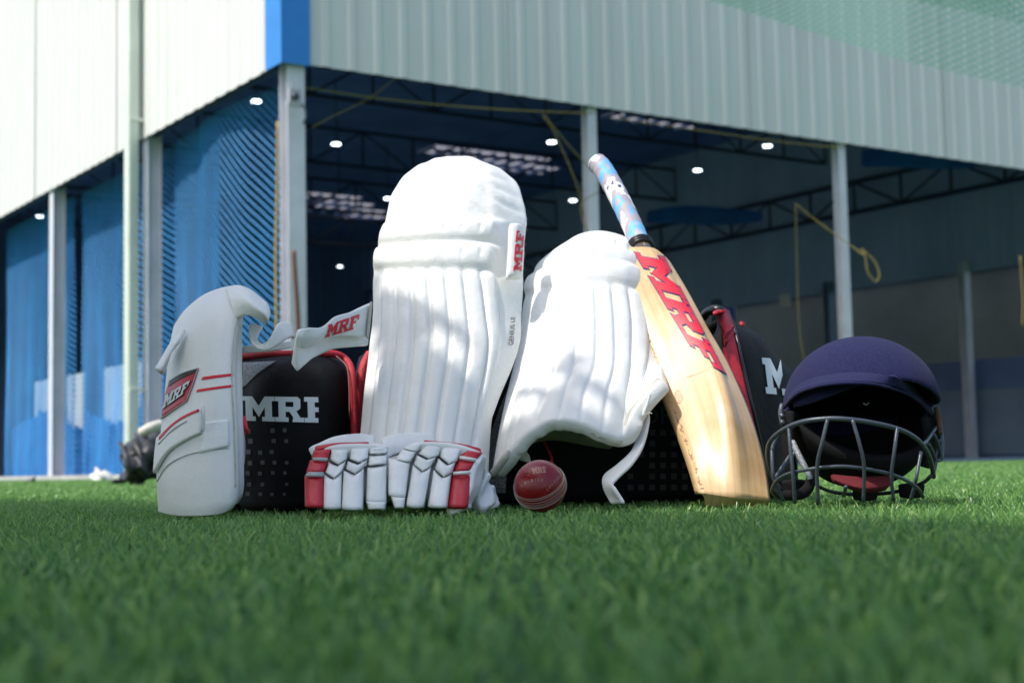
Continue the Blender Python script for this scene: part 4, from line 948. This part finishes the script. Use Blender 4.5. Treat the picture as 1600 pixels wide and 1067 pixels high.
# bruises and hairline
q = [hit(tW, a, b, .0002) for a, b in [(1072, 590), (1090, 584), (1105, 578), (1115, 573)]]; obj('hairline_crack', *tube([z for z in q if z], .0003, 4), M['woodedge'], bat)
applique('ball_mark', [[(1055, 612), (1060, 609), (1064, 613)], [(1054, 620), (1061, 620), (1067, 621)], [(1058, 629), (1062, 631), (1064, 629)]], tW, mat('pink_ball_mark', (.55, .27, .16), .5, (.62, .38, .22), 90), bat, .0003)
mb = MB()
for k in range(150):
    f = rng.uniform(.28, .98); i = f*6; kk = int(i); ff = i-kk; kk = min(kk, 5)
    x = lerp(L_[kk][0], L_[kk+1][0], ff)+rng.uniform(1, 5); y = lerp(L_[kk][1], L_[kk+1][1], ff)
    h0 = hit(tW, x, y, .0003); h1 = hit(tW, x+rng.uniform(1, 3.5), y+rng.uniform(-3, 5), .0003)
    if h0 is not None and h1 is not None: mb.tube([h0, h1], .0005, 4)
mb.build('edge_scuffs', M['woodedge'], bat)
hp_ = smooth_path([W(1003, 391, 2.545), W(992, 362, 2.575), W(975, 325, 2.61), W(957, 290, 2.645), W(941, 263, 2.67), W(931, 254, 2.685)], 8)
nH = len(hp_); rad = [.0185 + .0016*math.sin(i*1.9) *.35 for i in range(nH)]
rad[0:4] = [.021, .0205, .020, .0195]; rad[-1] = .0165; rad[-2] = .0185; rad[-3] = .0195
obj('grip', *tube(hp_, rad, 20), M['grip'], bat, sub=1)
c0, c1 = hp_[0], hp_[1]; dd = (hp_[4]-hp_[0]).normalized()
mb = MB()
for k in range(3): mb.add(*tube([c0+dd*(.004+.0055*k-.0025), c0+dd*(.004+.0055*k), c0+dd*(.004+.0055*k+.0025)], [.0225, .0245-.0006*k, .0225], 20))
mb.build('collar', M['rubber'], bat)

# ------------------------------------------------------------ helmet
HCn = W(1345, 634, 2.20)
hel = empty('batting_helmet', (HCn.x, HCn.y, 0), 'navy cloth covered batting helmet with dark steel grille on sunlit turf', 'helmet')
rx, ry, rz = .1105, .135, .103
yaw = R(8); Hx = Vector((math.cos(yaw), math.sin(yaw), 0)); Hy = Vector((-math.sin(yaw), math.cos(yaw), 0))
def hpnt(th, ph, sx=1, rzl=None):
    s = math.sin(th); z = s*math.sin(ph); zz = z*(rz if z > 0 or rzl is None else rzl)
    return HCn + Hx*(-rx*math.cos(th)*sx) + Hy*(-ry*s*math.cos(ph)*sx) + Za*(zz*sx)
nT, nP = 40, 34
G = np.zeros((nP+1, nT+1, 3))
for j in range(nP+1):
    for i in range(nT+1):
        th = math.pi*(.03+.94*i/nT); p0 = 24*math.sin(th)**1.2-6; ph = R(p0+(205-p0)*j/nP); p = hpnt(th, ph)
        G[j, i] = p
N = gnorm(G, (0, 0, 1)); C_ = np.array(HCn)
sgn = np.sign(((G-C_)*N).sum(-1)).mean(); N = N*sgn
V, Fc = solid(G, N, .006); obj('shell', V, Fc, M['navy'], hel, sub=1)
tH = bvh(G)
# peak
brim = [(1225, 634), (1237, 619), (1253, 608), (1286, 598.5), (1329, 595), (1371, 598), (1413, 610), (1438, 625), (1456, 645)]
bY = [2.19, 2.15, 2.115, 2.07, 2.05, 2.055, 2.095, 2.13, 2.18]
j0 = [(1231, 615), (1243, 602), (1260, 592), (1291, 584), (1330, 580), (1371, 582), (1411, 592), (1437, 607), (1455, 626)]
top_ = []
for (x, y) in j0:
    h = hit(tH, x, y, -.001); top_.append(tuple(h) if h is not None else tuple(W(x, y, 2.18)))
bot_ = [tuple(W(x, y, Y)) for (x, y), Y in zip(brim, bY)]
mid_ = [tuple((Vector(a)*.45+Vector(b)*.55)+Vector((0, -.001, .0005))) for a, b in zip(top_, bot_)]
patch('peak', [top_, mid_, bot_], M['navy'], hel, 5, 5, None, .006, world=True, ref=(0, -.3, 1))
obj('peak_trim', *tube(smooth_path([Vector(b)+Vector((0, 0, -.003)) for b in bot_], 5), .0022, 8), M['navy'], hel)
# liner bowl
G = np.zeros((31, 31, 3))
for j in range(31):
    ph = R(26+(318-26)*j/30)
    for i in range(31): th = math.pi*(.02+.96*i/30); kz = 1 if math.sin(ph) > 0 else 1+.06*min(1, -math.sin(ph)*2); q_ = hpnt(th, ph, .95, .122); G[j, i] = HCn + (q_-HCn)*kz + Vector((0, .012, 0))
N = gnorm(G, (0, 0, 1)); N = N*np.sign(((G-C_)*N).sum(-1)).mean()
V, Fc = solid(G, N, .012); obj('liner', V, Fc, M['black'], hel)
patch('red_pad', [[(1296, 738, 2.14), (1345, 742, 2.13), (1400, 740, 2.14)], [(1305, 752, 2.12), (1350, 762, 2.10), (1396, 756, 2.12)], [(1325, 765, 2.13), (1352, 772, 2.12), (1385, 768, 2.13)]], M['shadedred'], hel, 4, 4, None, .01)
for c in ((1353, 772, 2.12), (1425, 768, 2.15), (1243, 762, 2.13)):
    patch('foam_pad', [[(c[0]-24, c[1]-12, c[2]+.01), (c[0], c[1]-14, c[2]), (c[0]+24, c[1]-12, c[2]+.01)], [(c[0]-22, c[1]+10, c[2]+.01), (c[0], c[1]+12, c[2]), (c[0]+20, c[1]+10, c[2]+.01)]], M['black'], hel, 4, 4, None, .02)
for rw in ([[(1222, 640, 2.19), (1236, 640, 2.16)], [(1219, 690, 2.19), (1232, 700, 2.15)], [(1226, 740, 2.20), (1240, 745, 2.16)]], [[(1444, 650, 2.16), (1462, 640, 2.20)], [(1452, 690, 2.16), (1468, 690, 2.20)], [(1440, 730, 2.17), (1458, 735, 2.21)]]):
    patch('ear_guard', rw, M['black'], hel, 4, 5, None, .01)
obj('chin_strap', *tube(smooth_path([W(1238, 690, 2.14), W(1250, 715, 2.12), W(1262, 738, 2.11), W(1266, 748, 2.11)]), .0045, 8), M['mesh'], hel)
obj('chin_strap', *tube(smooth_path([W(1270, 735, 2.14), W(1264, 760, 2.12), W(1250, 772, 2.10), W(1222, 772, 2.11), W(1214, 758, 2.13)]), .008, 8), M['black'], hel)
gr = .0026
def bars(pts, r=gr, m='steel', name='grille_bar'):
    P = smooth_path([W(*p) for p in pts], 6); obj(name, *tube(P, r, 8), M[m], hel)
bars([(1209, 748, 2.14), (1201, 722, 2.12), (1200, 700, 2.09), (1208, 684, 2.065), (1230, 668, 2.03), (1258, 658, 2.005), (1295, 654, 1.99), (1329, 655.5, 1.985), (1371, 662, 1.995), (1407, 671.5, 2.015), (1430, 684, 2.04), (1444, 698, 2.065), (1454, 719, 2.10), (1459, 745, 2.14)], .0034)
bars([(1222, 780, 2.15), (1207, 770, 2.12), (1209, 758, 2.08), (1218, 747, 2.05), (1239, 738, 2.02), (1278, 731, 1.995), (1317, 728.5, 1.985), (1357, 733, 1.99), (1393, 741, 2.01), (1419, 752, 2.035), (1435, 764, 2.06), (1442, 776, 2.09)])
bars([(1232, 664, 2.028), (1235, 700, 2.015), (1239, 738, 2.012), (1242, 786, 2.02)])
bars([(1293, 655, 1.985), (1285, 690, 1.98), (1277, 728, 1.988), (1278, 788, 2.00)])
bars([(1332, 656, 1.98), (1342, 690, 1.975), (1350, 728, 1.978), (1349, 784, 1.99)])
bars([(1402, 667, 2.008), (1398, 700, 1.998), (1393, 742, 2.003), (1396, 782, 2.015)])
bars([(1439, 706, 2.06), (1433, 740, 2.045), (1430, 755, 2.048), (1423, 780, 2.06)])
bars([(1206, 702, 2.08), (1207, 728, 2.07), (1210, 750, 2.07), (1224, 782, 2.08)])
bars([(1278, 760, 2.20), (1300, 768, 2.24), (1330, 772, 2.26), (1360, 772, 2.26), (1400, 768, 2.22), (1440, 755, 2.16), (1456, 742, 2.13)], .0028)
bars([(1322, 760, 2.1), (1318, 774, 2.14)], .0028)
bars([(1462, 668, 2.17), (1452, 683, 2.12), (1444, 694, 2.075)])
bars([(1450, 692, 2.12), (1458, 708, 2.14), (1462, 722, 2.15), (1458, 742, 2.14)], .0028)
bars([(1458, 677, 2.14), (1466, 695, 2.16), (1470, 716, 2.17), (1463, 720, 2.16)], .0028)
bars([(1463, 636, 2.19), (1468, 665, 2.19), (1471, 697, 2.18), (1469, 718, 2.17)], .0045, 'steel', 'side_bracket')
bars([(1463, 637, 2.18), (1467, 655, 2.18), (1469, 678, 2.178)], .004, 'rust', 'side_bracket')
bars([(1222, 632, 2.19), (1220, 645, 2.18), (1223, 662, 2.15)], .004, 'steel', 'side_bracket')
bars([(1222, 672, 2.14), (1210, 690, 2.11), (1206, 704, 2.09)], .0028)
bars([(1234, 712, 2.12), (1222, 730, 2.11), (1210, 748, 2.10)], .0028)
bars([(1246, 700, 2.13), (1232, 722, 2.12), (1217, 742, 2.12)], .0028)
for p in ((1468, 690, 2.168), (1222, 650, 2.16)): obj('bolt', *tube([W(*p), W(p[0], p[1], p[2]-.006)], .004, 8), M['steel'], hel)
mb = MB(); mb.tube(smooth_path([W(1349, 630, 2.12), W(1353, 632, 2.118), W(1358, 629, 2.12)]), .001, 5); mb.build('vent_stitch', M['grey'], hel)
